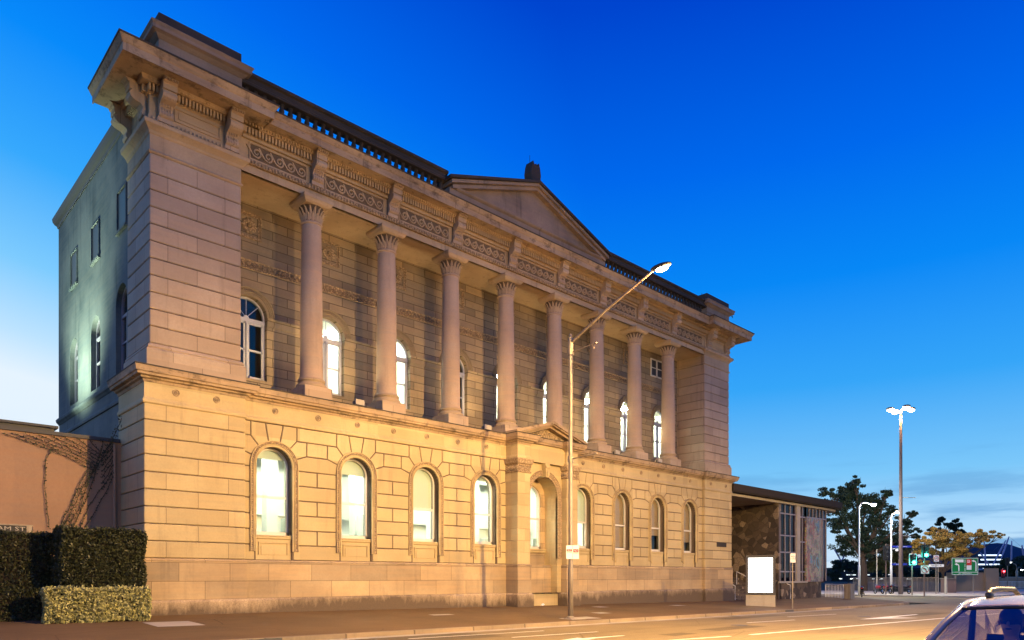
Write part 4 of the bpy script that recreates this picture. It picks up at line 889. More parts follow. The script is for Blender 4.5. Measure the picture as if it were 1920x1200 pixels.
def leaves_box(name, x0, x1, y0, y1, z0, z1, n, m, size, parent, bumpy=.06):
    b = MB(); A = [(x1-x0)*(z1-z0), (y1-y0)*(z1-z0), (y1-y0)*(z1-z0), (x1-x0)*(y1-y0)]; tot = sum(A); V = []; F = []
    for _ in range(n):
        t = rng.uniform(0, tot); fx, fy, fz = rng.uniform(x0, x1), rng.uniform(y0, y1), rng.uniform(z0, z1); dd = abs(rng.normal(0, bumpy))
        if t < A[0]: fy = y0-bumpy*.5+dd
        elif t < A[0]+A[1]: fx = x0-bumpy*.5+dd
        elif t < A[0]+A[1]+A[2]: fx = x1+bumpy*.5-dd
        else: fz = z1+bumpy*.7-dd
        v = rng.normal(0, 1, 3); u = Vector(v).normalized(); w_ = u.cross(Vector(rng.normal(0, 1, 3))).normalized(); s_ = size*rng.uniform(.6, 1.5); hz = (fz-z0)/(z1-z0); sprig = .09*(rng.uniform() < .07); fz += sprig*rng.uniform(0, 1); fy -= sprig*rng.uniform(0, 1); wob = .025*math.sin(fx*5.1+fz*2.3)+.025*math.sin(fx*11+fz*7+fy*5); c = Vector((fx+(.03*math.sin(fz*6+fy*4)), fy+wob, fz+.02*math.sin(fx*4.3)+.02*math.sin(fx*13+fy*9))); o = len(V)
        V += [c-u*s_, c+w_*s_*.5, c+u*s_, c-w_*s_*.5]; F.append((o, o+1, o+2, o+3))
    me = bpy.data.meshes.new(name); me.from_pydata([tuple(v-Vector(ORG[parent.name])) for v in V], [], F); me.materials.append(M[m]); o = bpy.data.objects.new(name, me); COL.objects.link(o); o.parent = parent
    c = MB(); c.box(x0+.1, x1-.1, y0+.1, y1-.1, z0, z1-.08); c.build('stems', 'twig', parent); return o
def hedge(x0, x1, y0, y1, z0, z1, n, m, size, label, grp=None):
    r = thing('hedge', ((x0+x1)/2, (y0+y1)/2, z0), label, 'hedge', grp); leaves_box('foliage', x0, x1, y0, y1, z0, z1, n, m, size, r); return r
hedge(4.75, 6.95, 23.35, 24.5, .75, 2.75, 26000, 'hedge', .036, 'tall dark clipped hedge right against the corner of the stone building')
hedge(-3, 4.7, 24.3, 25.4, .6, 2.62, 42000, 'hedge', .034, 'tall dark clipped hedge running back to the left edge of the picture')
hedge(4.3, 6.95, 22.95, 23.35, .1, 1.03, 9500, 'hedge2', .042, 'low pale-leaved clipped hedge at the footpath edge by the building corner')
hedge(-3, 4.4, 24.0, 24.3, .12, 1.02, 15000, 'hedge', .034, 'low clipped hedge in front of the tall hedge at the left edge')
SN = thing('street_name_sign', (2.2, 25.9, 0), 'street name sign showing its last letters AM ST behind the tall left hedge', 'sign')
o_ = uvw(-17, 990, 25.8); xd = Vector((1, 0, 0)); n_ = Vector((0, -1, 0))
b = MB(); plate(b, o_, 2.05, .2, .03, xd, n_); b.build('plate', 'blacktxt', SN)
b = MB(); plate(b, o_+Vector((0, 0, .12)), 2.09, .03, .05, xd, n_); plate(b, o_+Vector((0, 0, -.12)), 2.09, .03, .05, xd, n_); b.build('frame', 'metal', SN)
b = MB(); plate(b, o_+Vector((.94, 0, 0)), .14, .2, .034, xd, n_); b.build('end_panel', 'metal', SN)
text('WILLIAM ST', .17, 'lettering', 'concrete', SN, o_+Vector((.84, 0, 0))+n_*.034, xd, align='RIGHT', depth=.003, sx=1.5)
b = MB(); b.tube([(o_.x-.2, 25.83, 0), (o_.x-.2, 25.83, o_.z+.2)], .035, 8); b.build('post', 'metal', SN)
# ------------------------------------------------------------------ poster light box and small sign by the kerb
LBX = thing('advertising_light_box', (38.9, 19.4, fp(38.9, 19.4)), 'glowing white poster light box standing on the footpath by the kerb', 'light box')
lx = [Vector((38.55, 20.35, 0)), Vector((39.35, 19.0, 0))]; ld = (lx[1]-lx[0]).normalized(); lx[0] = Vector((38.95, 19.75, 0))-ld*.74; lx[1] = Vector((38.95, 19.75, 0))+ld*.74
D0 = D(1426, 41.2); ctr = Vector((D0[0], D0[1], 0)); ld = Vector((.42, -.907, 0)).normalized(); ln = Vector((-ld.y*-1, 0, 0)); ln = Vector((ld.y, -ld.x, 0)); hw_ = .80
def lbox(b, u0, u1, d0, d1, z0, z1):
    vs = [ctr+ld*u+ln*d+Vector((0, 0, z)) for u in (u0, u1) for d in (d0, d1) for z in (z0, z1)]
    return b.add(vs, [(0, 1, 3, 2), (4, 6, 7, 5), (0, 4, 5, 1), (2, 3, 7, 6), (0, 2, 6, 4), (1, 5, 7, 3)])
gz = fp(*D0)
b = MB(); lbox(b, -hw_, hw_, -.1, .1, .38, 2.62); b.build('cabinet', 'dark', LBX)
b = MB(); lbox(b, -hw_, hw_, -.085, .085, gz-.05, .38); b.build('base', 'concrete', LBX)
b = MB(); lbox(b, -hw_+.14, hw_-.14, .1, .112, .5, 2.48); b.build('poster', 'panel', LBX)
b = MB()
for a in ((-hw_, hw_, 2.48, 2.64), (-hw_, hw_, .36, .5), (-hw_, -hw_+.14, .5, 2.48), (hw_-.14, hw_, .5, 2.48)): lbox(b, a[0], a[1], .1, .14, a[2], a[3])
b.build('frame', 'lead', LBX)
sx_, sy_ = D(1486, 39.5); PS = thing('parking_sign', (sx_, sy_, fp(sx_, sy_)), 'small white parking sign with red lettering on its own thin pole beside the light box', 'sign')
b = MB(); b.tube([(sx_, sy_, fp(sx_, sy_)), (sx_, sy_, 2.6)], .035, 8); b.build('post', 'metal', PS)
b = MB(); plate(b, (sx_, sy_, 2.43), .3, .5, .01, off=.04); b.build('plate', 'white', PS)
text('NO', .12, 'lettering', 'red', PS, Vector((sx_, sy_, 2.5))+sn*.055, sd, depth=.001); text('STOPPING', .06, 'lettering', 'red', PS, Vector((sx_, sy_, 2.38))+sn*.055, sd, depth=.001)
# ------------------------------------------------------------------ modern annexe
AN = thing('modern_annexe', (56, 27, -.3), 'low modern annexe with rubble walls, a curved mosaic wall and a flat overhanging roof', 'building')
AX, AY = 52.5, 25.5
b = MB(); b.box(AX, AX+.5, AY, 40, -.8, 7.2); b.build('rubble_side_wall', 'rubble', AN)
b = MB(); b.box(AX+.35, 57.6, AY, AY+.4, -.8, 1.0)
cv = [(57.6, AY), (59.5, AY+.02), (60.6, AY+.15), (61.4, AY+.55), (61.9, AY+1.2), (62.1, AY+2.2), (62.1, AY+12)]
b.sweep(cv, [(0, -.8), (0, 1.0), (-.4, 1.0), (-.4, -.8)]); b.build('rubble_base_wall', 'rubble', AN)
b = MB(); b.sweep([(57.2, AY-.02)]+[(x, y-.03) for x, y in cv[:6]], [(.08, 1.0), (.08, 6.2), (-.3, 6.2), (-.3, 1.0)]); b.build('mosaic_wall', 'mosaic', AN, smooth=False)
b = MB(); b.box(AX+.0, 57.4, AY-.12, AY+.5, .92, 1.06); b.build('sill', 'concrete', AN)
b = MB(); b.box(55.45, 56.05, AY-.12, AY+.4, 1.06, 7.1); b.build('concrete_pier', 'concrete', AN)
fr = MB(); gl = MB(); pu = MB()
def bay(x0, x1, n, zs):
    for i in range(n+1): x = x0+(x1-x0)*i/n; fr.box(x-.035, x+.035, AY-.03, AY+.12, 1.06, 7.1)
    for z in zs: fr.box(x0, x1, AY-.02, AY+.1, z-.05, z+.05)
    gl.box(x0, x1, AY+.05, AY+.065, 1.06, 7.1)
bay(52.75, 55.45, 3, (1.8, 3.3, 4.6, 6.3)); bay(56.05, 57.3, 2, (1.8, 4.2, 6.2)); bay(57.3, 61.2, 6, (6.25,))
o = fr.build('window', 'frame2', AN); gl.build('pane', 'glass2', o)
for (x0, x1, z0, z1) in ((53.6, 54.6, 4.9, 5.4), (53.1, 53.6, 3.2, 4.0), (54, 54.4, 2.2, 3.1), (59.5, 60.3, 6.5, 6.8)): pu.box(x0, x1, AY+1.6, AY+1.8, z0, z1)
pu.build('purple_glint', 'purple', AN)  # glowing boxes added behind the glass to stand for its purple reflections
room2 = MB(); room2.add([(x, y, z) for x in (53.0, 61.8) for y in (AY+.42, AY+8) for z in (.9, 7.1)], [(0, 1, 3, 2), (4, 6, 7, 5), (0, 4, 6, 2), (2, 3, 7, 6), (0, 2, 6, 4), (1, 5, 7, 3)]); room2.build('interior', 'roomdark', AN)
rp_ = [(44.6, 24.9), (61.6, 24.9), (63.2, 25.0), (64.2, 25.5), (64.8, 26.5), (64.9, 28), (64.9, 40), (44.6, 40)]
b = MB(); b.prism(rp_, lambda u, v: (u, v, 7.22), lambda u, v: (u, v, 7.3)); b.sweep(rp_[:7], [(-.05, 7.3), (.06, 7.3), (.08, 7.78), (-.05, 7.8)]); b.prism(rp_, lambda u, v: (u, v, 7.3), lambda u, v: (u, v, 7.74)); b.build('roof', 'twig', AN)
b = MB(); b.prism([(45, 25.3), (61.4, 25.3), (62.9, 25.4), (63.8, 25.9), (64.3, 26.8), (64.4, 40), (45, 40)], lambda u, v: (u, v, 7.02), lambda u, v: (u, v, 7.215)); b.build('soffit', 'concrete', AN)
b = MB()
for i in range(11): b.box(44.5, AX+1.4-i*.12, 25.3+i*.34, 31, -.5+i*.165, -.335+i*.165)
b.build('steps', 'rubble', AN)
b = MB()
for x, y0 in ((46.2, 25.6), (50.4, 25.6), (53.9, 25.2)):
    b.tube([(x, y0, -.3), (x, y0, .75), (x, y0+2.2, 1.8), (x, y0+2.2, .8)], .03, 8)
b.build('handrail', 'whitepole', AN)
b = MB(); b.box(50.2, 52.6, AY+5, 40, -.8, 7.1); b.build('entry_wall', 'rubble', AN)
pq = thing('name_plaque', (42.9, 24.8, 3.5), 'small dark rectangular plaque on the right pavilion of the stone building', 'plaque')
b = MB(); b.cbox(42.35, 43.55, 24.765, 24.80, 3.38, 3.68, .008); b.build('plate', 'black', pq)
b = MB(); b.ball((25.35, 24.35, zf(25)+.05), (.12, .08, .06), 7, 4)
g_ = np.random.default_rng(4); b.v = [(p[0]+g_.normal(0, .02), p[1]+g_.normal(0, .02), max(zf(25), p[2]+g_.normal(0, .015))) for p in b.v]
tag(b.build('crumpled_paper', 'white'), 'crumpled white paper lying on the footpath in front of the entrance bay', 'litter')
# ------------------------------------------------------------------ railing, bollards, far street furniture
def fence(p0, p1, z0, h, label, n=None, group=None, m='whitepole', panel=False):
    r = thing('railing', ((p0[0]+p1[0])/2, (p0[1]+p1[1])/2, z0), label, 'railing', group); A_, B_ = Vector((*p0, 0)), Vector((*p1, 0)); L0 = (B_-A_).length; n = n or int(L0/.14); b = MB()
    for i in range(n+1):
        p = A_.lerp(B_, i/n); b.tube([(p.x, p.y, z0), (p.x, p.y, z0+h)], .022 if i % 12 else .045, 5)
    b.build('bar', m, r, kind='stuff'); b = MB()
    for z in (z0+.08, z0+h-.04): b.tube([(A_.x, A_.y, z), (B_.x, B_.y, z)], .03, 6)
    b.build('rail', m, r); return r
f0, f1 = D(1548, 62), D(1590, 58); zz = -.5
fence(f0, f1, -.45, 1.25, 'short pale railing on the footpath right of the mosaic wall', 15)
f2 = D(1605, 56.5); r = thing('utility_cabinet', (f2[0], f2[1], -.5), 'grey utility cabinet closing the end of the pale railing', 'cabinet'); b = MB(); b.cbox(f1[0], f2[0]+.3, f1[1]-.5, f1[1]+.0, -.5, .78); b.build('body', 'metal', r); b = MB(); b.box(f1[0]-.05, f2[0]+.35, f1[1]-.55, f1[1]+.05, .78, .84); b.build('lid', 'metal', r)
ff = [D(1600, 100), D(1700, 92), D(1760, 90)]
fence(ff[0], ff[1], -.55, 1.9, 'long tubular fence behind the parked motorcycles', 60, m='metal'); fence(ff[1], ff[2], -.55, 1.9, 'tubular fence on the corner under the golden tree', 36, m='metal')
def wheel(b, c, r, w, n=18):
    for k_ in range(n):
        a0, a1 = 2*math.pi*k_/n, 2*math.pi*(k_+1)/n
    vs = []; fs = []; m_ = 6
    for k_ in range(n):
        a = 2*math.pi*k_/n
        for j in range(m_): t = 2*math.pi*j/m_; rr = r-w+w*math.cos(t); vs.append((c[0]+rr*math.cos(a), c[1]+w*.8*math.sin(t), c[2]+rr*math.sin(a)))
    for k_ in range(n):
        for j in range(m_): fs.append((k_*m_+j, k_*m_+(j+1) % m_, ((k_+1) % n)*m_+(j+1) % m_, ((k_+1) % n)*m_+j))
    return b.add(vs, fs)
def motorcycle(m, label):
    r = thing('motorcycle', (0, 0, 0), label, 'motorcycle', 'motorcycles parked in a row by the fence'); kw = dict(world=False)
    for x in (-.7, .72):
        b = MB(); wheel(b, (x, 0, .31), .31, .06); w_ = b.build('wheel', 'rubber', r, **kw); b = MB()
        for k_ in range(5): a = k_*2*math.pi/5; b.tube([(x, 0, .31), (x+.22*math.cos(a), 0, .31+.22*math.sin(a))], .02, 4)
        b.ball((x, 0, .31), .06, 8, 4); b.build('rim', 'chrome', w_, **kw)
    b = MB(); b.prism([(-.2, .62), (.35, .6), (.42, .78), (.3, .92), (-.05, .9), (-.25, .78)], lambda u, z: (u, -.14, z), lambda u, z: (u, .14, z)); b.build('fuel_tank', m, r, **kw)
    b = MB(); b.prism([(-.8, .72), (-.2, .68), (-.15, .8), (-.45, .82), (-.75, .92), (-.95, .95)], lambda u, z: (u, -.12, z), lambda u, z: (u, .12, z)); b.build('seat', 'seat', r, **kw)
    b = MB(); b.cbox(-.25, .3, -.16, .16, .25, .6); b.tube([(.1, -.18, .3), (-.4, -.2, .25), (-.95, -.2, .35)], .045, 8); b.build('engine', 'dark', r, **kw)
    b = MB(); b.tube([(.72, .08, .31), (.45, .08, .98)], .025, 6); b.tube([(.72, -.08, .31), (.45, -.08, .98)], .025, 6); b.tube([(.38, -.36, 1.03), (.47, 0, 1.0), (.38, .36, 1.03)], .02, 6); b.tube([(-.7, 0, .31), (-.1, 0, .45)], .04, 6); b.build('forks', 'chrome', r, **kw)
    b = MB(); b.ball((.58, 0, .9), (.1, .11, .11)); b.build('headlight', 'chrome', r, **kw); b = MB(); b.ball((-.93, 0, .82), (.05, .07, .04)); b.build('tail_light', 'red', r, **kw); return r
mb = motorcycle('dark', 'black motorcycle parked nearest the pale railing')
mb2 = motorcycle('bikered', 'first red motorcycle from the left in the parked row')
spots = [(1616, 66, 20, mb, None), (1648, 80, 50, mb2, None), (1662, 80.6, 52, mb2, 'second red motorcycle, just left of the white lamp pole'), (1680, 79.5, 48, mb, 'black motorcycle right behind the white lamp pole'), (1697, 79, 50, mb, 'black motorcycle just right of the tall brown lamp mast')]
for px, dep, rot, src, lab in spots:
    x, y = D(px, dep); o = src if lab is None else copy_tree(src)
    o.location = (x, y, -.5 if px > 1630 else -.47); o.rotation_euler = (0, 0, R(rot))
    if lab: o['label'] = lab
def pole_at(px, dep, z1, rad, m, name, label, cat, z0=-.55, **k_):
    x, y = D(px, dep); r = thing(name, (x, y, z0), label, cat, **k_); b = MB(); b.tube([(x, y, z0), (x, y, z0+2), (x, y, z1)], [rad*1.15, rad, rad*.6], 12); b.build('pole', m, r); return r, x, y
# tall mast with four heads
dep = 78; r, x, y = pole_at(1689, dep, H(770, dep), .22, 'brownpole', 'lamp_mast', 'very tall brown lamp mast with a ring of lit lamp heads', 'lamp mast')
zt = H(768, dep)
for a in (0, 90, 180, 270):
    a = R(a)+HD-R(90); ex, ey = x+1.15*math.cos(a), y+1.15*math.sin(a); b = MB(); b.tube([(x, y, zt-.1), (ex, ey, zt)], .05, 6); b.ball((ex, ey, zt+.1), (.42, .42, .16), 10, 5); h = b.build('lamp_head', 'brownpole', r); b = MB(); b.ball((ex, ey, zt-.08), (.34, .34, .16), 10, 5); b.build('lamp_glass', 'lamp', h)
for z in (H(933, dep), H(1005, dep)): b = MB(); b.tube([(x, y, z), (x+1.6*FY, y-1.6*FX, z)], .03, 6); b.build('banner_arm', 'metal', r)
lampobj('POINT', 'lamp_light', (x, y, zt-.6), 16000, (1, .62, .3), r, .5)
def hook_lamp(px, dep, pt, px2, pm, label, m='whitepole', rad=.12, curve=True, power=0, lm='lampw', grp=None):
    x, y = D(px, dep); zt = H(pt, dep); r = thing('street_lamp', (x, y, -.55), label, 'street lamp', grp); e = (px2-px)/1342*dep; ex, ey = x+e*FY, y-e*FX
    b = MB(); b.tube([(x, y, -.55), (x, y, 2.6), (x, y, 2.65), (x, y, zt-.5), (x+.15*e*FY, y-.15*e*FX, zt-.1), (x+.4*e*FY, y-.4*e*FX, zt), (ex, ey, H(pm, dep))], [rad, rad, rad*.7, rad*.6, rad*.5, rad*.5, rad*.4], 10); b.build('pole', m, r, smooth=True)
    b = MB(); b.ball((ex, ey, H(pm, dep)+.06), (.35, .35, .10), 10, 5); h = b.build('lamp_head', m, r); b = MB(); b.ball((ex, ey, H(pm, dep)-.05), (.26, .26, .12), 10, 5); b.build('lamp_glass', lm, h)
    if power: lampobj('POINT', 'lamp_light', (ex, ey, H(pm, dep)-.35), power, (.95, 1, .92), r, .3)
    return r, x, y
hook_lamp(1611, 76, 942, 1638, 946, 'white hooked street lamp standing between the annexe and the big dark tree', power=2600)
r, x, y = hook_lamp(1671, 80, 962, 1684, 960, 'white street lamp with blue street name blades and a round camera', power=2200)
for zc, w_ in ((H(1025, 80), 2.2), (H(1058, 80), 1.7)):
    c = Vector((x, y, zc))+sd*(w_/2)+sn*.1; b = MB(); plate(b, c, w_, .2, .04); sgn = b.build('street_name_blade', 'blue', r); text('QUEEN WHARF RD' if w_ > 2 else 'WILLIAM ST', .14, 'lettering', 'white', sgn, c+sn*.045, sd, depth=.002)
b = MB(); b.tube([(x, y, H(1030, 80)), tuple(Vector((x, y, H(1028, 80)))+sd*.6)], .03, 6); b.ball(tuple(Vector((x, y, H(1032, 80)))+sd*.65), .16, 10, 6); b.build('camera_dome', 'white', r)
hook_lamp(1906, 140, 1057, 1894, 1054, 'pale curved street lamp at the right edge in front of the hill', rad=.16, m='metal', grp=None)
hook_lamp(1907.5, 150, 1063, 1916, 1068, 'small curved lamp at the far right edge beside the taller one', rad=.13, m='metal')
def signal(px, dep, top, bot, head_y, head_h, color, label, pm='metal', back=True, boxw=.5, extra=None):
    x, y = D(px, dep); r = thing('traffic_signal', (x, y, -.55), label, 'traffic light', 'traffic lights at the crossing'); b = MB(); b.tube([(x, y, -.55), (x, y, H(top, dep))], .07, 8); b.build('pole', pm, r)
    hc = Vector((x, y, H(head_y, dep)))+sn*.12; hh = head_h/1342*dep; b = MB(); plate(b, hc, boxw+.25, hh+.2, .02, off=.0); bk = b.build('backboard', 'dark', r)
    if 'outlined' in label:
        q_ = [tuple(hc+sd*u+Vector((0, 0, v))+sn*.03) for u, v in ((-.37, -hh/2-.08), (.37, -hh/2-.08), (.37, hh/2+.08), (-.37, hh/2+.08), (-.37, -hh/2-.08))]; b = MB(); [b.tube([q_[i], q_[i+1]], .035, 5) for i in range(4)]; b.build('white_border', 'white', bk)
    b = MB(); plate(b, hc, boxw*.55, hh, .2, off=.022); b.build('housing', 'dark', r)
    for i in range(3):
        c = hc+Vector((0, 0, hh*(.33-.33*i)))+sn*.25; on = (color == 'sgreen' and i == 2) or (color == 'sred' and i == 0); b = MB(); b.ball(tuple(c), .17 if on else .12, 12, 6); b.build('lens', color if on else 'dark', r)
        if on and color in ('sgreen', 'sred'): lampobj('POINT', 'signal_glow', tuple(c+sn*.5), 90, (.05, 1, .75) if color == 'sgreen' else (1, .03, .05), r, .15)
        b = MB(); b.tube([tuple(c+Vector((0, 0, .15))-sd*.14), tuple(c+Vector((0, 0, .2))+sn*.2), tuple(c+Vector((0, 0, .15))+sd*.14)], .02, 4); b.build('visor', 'dark', r)
    return r, x, y, hc
signal(1710, 74, 1034, 1112, 1049, 17, 'sgreen', 'green-lit traffic light with a pale outlined backboard on the left')
r, x, y, hc = signal(1733, 72, 1017, 1115, 1034, 21, 'sgreen', 'green-lit traffic light carrying the no left turn sign', pm='brownpole')
c = Vector((x, y, H(1068, 72)))+sn*.12; b = MB(); plate(b, c, .82, .82, .02); b.build('sign_plate', 'white', r)
def disc(b, c, r0, r1, off, n=28):
    vs = [tuple(c+sn*off+sd*(q*math.cos(2*math.pi*i/n))+Vector((0, 0, q*math.sin(2*math.pi*i/n)))) for q in (r0, r1) for i in range(n)]
    return b.add(vs, [(i, (i+1) % n, n+(i+1) % n, n+i) for i in range(n)])
b = MB(); disc(b, c, .37, .31, .026)
def stroke(b, c, pts, w, off=.026):
    for (a, e), (f, g) in zip(pts, pts[1:]):
        d = Vector((f-a, g-e)).normalized(); n = Vector((-d.y, d.x))*w/2; q = [(a+n.x, e+n.y), (f+n.x, g+n.y), (f-n.x, g-n.y), (a-n.x, e-n.y)]; b.add([tuple(c+sn*off+sd*u+Vector((0, 0, v))) for u, v in q], [(0, 1, 2, 3)])
def flat(b, c, poly, off=.027): b.add([tuple(c+sn*off+sd*u+Vector((0, 0, v))) for u, v in poly], [tuple(range(len(poly)))])
b.build('sign_ring', 'red', r); b = MB(); stroke(b, c, [(.1, -.25), (.1, -.02), (.04, .08), (-.06, .1)], .08, .03); flat(b, c, [(-.05, .2), (-.24, .1), (-.05, 0)], .031); b.build('sign_arrow', 'blacktxt', r)
b = MB(); stroke(b, c, [(-.24, .24), (.24, -.24)], .05, .034); b.build('sign_slash', 'red', r)
r2, x2, y2, _ = signal(1661, 77, 1020, 1112, 1037, 24, 'dark', 'unlit brown traffic light facing away beside the white lamp pole', pm='brownpole')
signal(1880, 130, 1066, 1100, 1076, 14, 'sred', 'red-lit traffic light at the far right crossing', pm='metal')
signal(1889, 118, 1045, 1100, 1053, 13, 'dark', 'unlit traffic light just above the red one at the far right', pm='metal')
# signs on posts
r, x, y = pole_at(1755, 80, H(1035, 80), .05, 'metal', 'speed_limit_sign', 'white 40 speed limit sign on a post under the golden tree', 'sign')
c = Vector((x, y, H(1047, 80)))+sn*.07; b = MB(); plate(b, c, .56, .72, .02); b.build('plate', 'white', r); b = MB(); disc(b, c, .25, .20, .024); b.build('ring', 'red', r); text('40', .3, 'lettering', 'blacktxt', r, c+sn*.026, sd, depth=.002)
r, x, y = pole_at(1759, 84, H(1056, 84), .05, 'metal', 'street_name_sign', 'long rounded white street name sign right of the no left turn sign', 'sign')
c = Vector((x, y, H(1060.5, 84)))+sn*.07-sd*.25; b = MB(); plate(b, c, 1.75, .3, .02); b.build('plate', 'white', r); text('MARGARET RD', .2, 'lettering', 'blacktxt', r, c+sn*.024, sd, depth=.002)
x, y = D(1808, 88); r = thing('direction_sign', (x, y, -.5), 'large green direction sign with white lane arrows and AT SIGNALS along its foot', 'sign')
c = Vector((x, y, H(1062, 88)))+sn*.1; w_, h_ = 3.25, 2.1
b = MB(); plate(b, c, w_, h_, .04); b.build('panel', 'green', r); b = MB(); k_ = .042
stroke(b, c, [(-w_/2+.03, -h_/2+.04), (w_/2-.04, -h_/2+.04), (w_/2-.04, h_/2-.04), (-w_/2+.03, h_/2-.04), (-w_/2+.03, -h_/2+.04)], .05, k_); stroke(b, c, [(-w_/2+.05, -h_/2+.34), (w_/2-.05, -h_/2+.34)], .05, k_+.002); b.build('border', 'white', r)
b = MB(); stroke(b, c, [(-.75, -.6), (-.75, .05), (-.82, .2), (-1.0, .27)], .13, k_); flat(b, c, [(-.98, .42), (-1.3, .27), (-.98, .12)], k_+.002); stroke(b, c, [(1.35, -.6), (1.35, .45), (1.28, .6), (1.1, .68)], .13, k_); flat(b, c, [(1.12, .84), (.78, .68), (1.12, .52)], k_+.002); b.build('arrow', 'white', r)
b = MB(); [stroke(b, c, [(0.0, z_), (0.0, z_+.42)], .06, k_) for z_ in (-.62, -.1, .42)]; b.build('lane_dash', 'white', r)
b = MB(); flat(b, c, [(-1.2, .5), (-.17, .5), (-.17, .85), (-1.2, .85)], k_); b.build('white_panel', 'white', r); b = MB(); flat(b, c, [(.2, -.42), (.8, -.42), (.8, .12), (.2, .12)], k_); b.build('white_panel', 'white', r); b = MB(); flat(b, c, [(.2, .14), (.8, .14), (.8, .88), (.2, .88)], k_); b.build('red_panel', 'red', r)
b = MB(); stroke(b, c, [(.24, .75), (.5, .75), (.6, .66), (.55, .5), (.26, .45)], .06, k_+.004); stroke(b, c, [(.24, .6), (.5, .6)], .05, k_+.004); b.build('emblem', 'white', r)
text('AT SIGNALS', .26, 'lettering', 'white', r, c+sn*.046+Vector((0, 0, -h_/2+.19)), sd, depth=.002, sx=1.15)
b = MB(); [b.tube([tuple(c+sd*u-sn*.1+Vector((0, 0, .8))), tuple(c+sd*u-sn*.1+Vector((0, 0, -c.z-.5)))], .06, 6) for u in (-1.1, 1.1)]; b.build('post', 'metal', r)
for px, dep, lab in ((1773.5, 80, 'pale bollard left of the tan abutment'), (1644, 84, 'thin pale post between the two red motorcycles')):
    r, x, y = pole_at(px, dep, H(1088 if px > 1700 else 1030, dep), .14 if px > 1700 else .06, 'concrete', 'bollard' if px > 1700 else 'post', lab, 'bollard' if px > 1700 else 'post')
# kiosk-like bins and abutment
x, y = D(1830, 96); r = thing('retaining_wall', (x, y, -.6), 'tan retaining wall block behind the green direction sign', 'wall'); b = MB(); c = Vector((x, y, .9)); plate(b, c-Vector((0,0,.2)), 6.2, 2.6, 1.5, n=-sn); plate(b, c+sd*1.9+Vector((0, 0, .05)), 1.7, 3.2, .4, off=.02); b.build('wall', 'tan', r)
x, y = D(1783, 86); r = thing('steel_kiosk', (x, y, -.6), 'bluish steel kiosk under the golden tree', 'kiosk'); b = MB(); plate(b, (x, y, .3), 1.3, 1.7, 1.0, n=-sn); b.build('body', 'brownpole', r); b = MB(); plate(b, (x, y, 1.2), 1.45, .1, 1.2, n=-sn, off=-.1); b.build('roof', 'metal', r)
x, y = D(1871, 150); r = thing('low_wall', (x, y, -.6), 'long low tan wall at the far right below the dark trees', 'wall'); b = MB(); plate(b, (x, y, .3), 16, 2.0, 1, n=-sn); b.build('wall', 'tan', r); b = MB(); plate(b, (x, y, 1.35), 16.2, .14, 1.2, n=-sn); b.build('coping', 'concrete', r)
fence(D(1845, 128), D(1935, 120), -.55, 1.2, 'white railing at the far right edge', 40)
# ------------------------------------------------------------------ trees
def tree(px, dep, crown, label, lm, n, size, trunk=(.35, 3), grp=None, spread=1.0, seedv=1, name='tree', bark='bark', clumps=None, base=None):
    g = np.random.default_rng(seedv); x, y = D(px, dep); z0 = -.6 if base is None else base; r = thing(name, (x, y, z0), label, 'tree', grp)
    # crown: list of (du, py, radius) blobs in metres to the right of the trunk and image height
    b = MB(); top = []
    bl = []
    for du, z, rad in crown: bl.append((Vector((x, y, 0))+sd*du+sn*g.uniform(-rad*.6, rad*.6)+Vector((0, 0, z)), rad))
    ft = Vector((x, y, z0)); fork = Vector((x, y, z0+trunk[1])); b.tube([tuple(ft), tuple(ft.lerp(fork, .5)+sd*.1), tuple(fork)], [trunk[0]*1.25, trunk[0], trunk[0]*.85], 8)
    for c, rad in bl:
        mid = fork.lerp(c, .5)+Vector((g.normal(0, .3), g.normal(0, .3), g.uniform(0, .6))); b.tube([tuple(fork), tuple(mid), tuple(c)], [trunk[0]*.5, trunk[0]*.28, trunk[0]*.08], 6)
        for q in range(5):
            e = c+Vector(g.normal(0, 1, 3)).normalized()*rad*.9; b.tube([tuple(mid.lerp(c, .6)), tuple(e)], [trunk[0]*.12, trunk[0]*.03], 4)
    b.build('trunk', bark, r)
    V = []; F = []; tot = sum(rad**2 for c, rad in bl)
    for c, rad in bl:
        k_ = int(n*rad**2/tot); nc = max(7, int(rad*rad*9))
        cc = [c+Vector(g.normal(0, 1, 3)).normalized()*rad*g.uniform(.25, 1) for _ in range(nc)]; cr_ = [rad*g.uniform(.14, .34)*spread for _ in cc]
        for _ in range(k_):
            i = g.integers(nc); v = g.normal(0, 1, 3); v = v/np.linalg.norm(v)*g.uniform(.2, 1)**.5; p = cc[i]+Vector((v[0]*cr_[i]*1.3, v[1]*cr_[i]*1.3, v[2]*cr_[i]*.75))
            u = Vector(g.normal(0, 1, 3)).normalized(); w_ = u.cross(Vector(g.normal(0, 1, 3))).normalized(); s_ = size*g.uniform(.5, 1.4); o = len(V); V += [p-u*s_, p+w_*s_*.5, p+u*s_, p-w_*s_*.5]; F.append((o, o+1, o+2, o+3))
    O_ = Vector((x, y, z0)); me = bpy.data.meshes.new('crown'); me.from_pydata([tuple(v-O_) for v in V], [], F); me.materials.append(M[lm]); o = bpy.data.objects.new('crown', me); COL.objects.link(o); o.parent = r; return r
dp = 98; k98 = dp/1342
def cr_(lst, dp, px0): return [((px-px0)/1342*dp, H(py, dp), rad/1342*dp) for px, py, rad in lst]
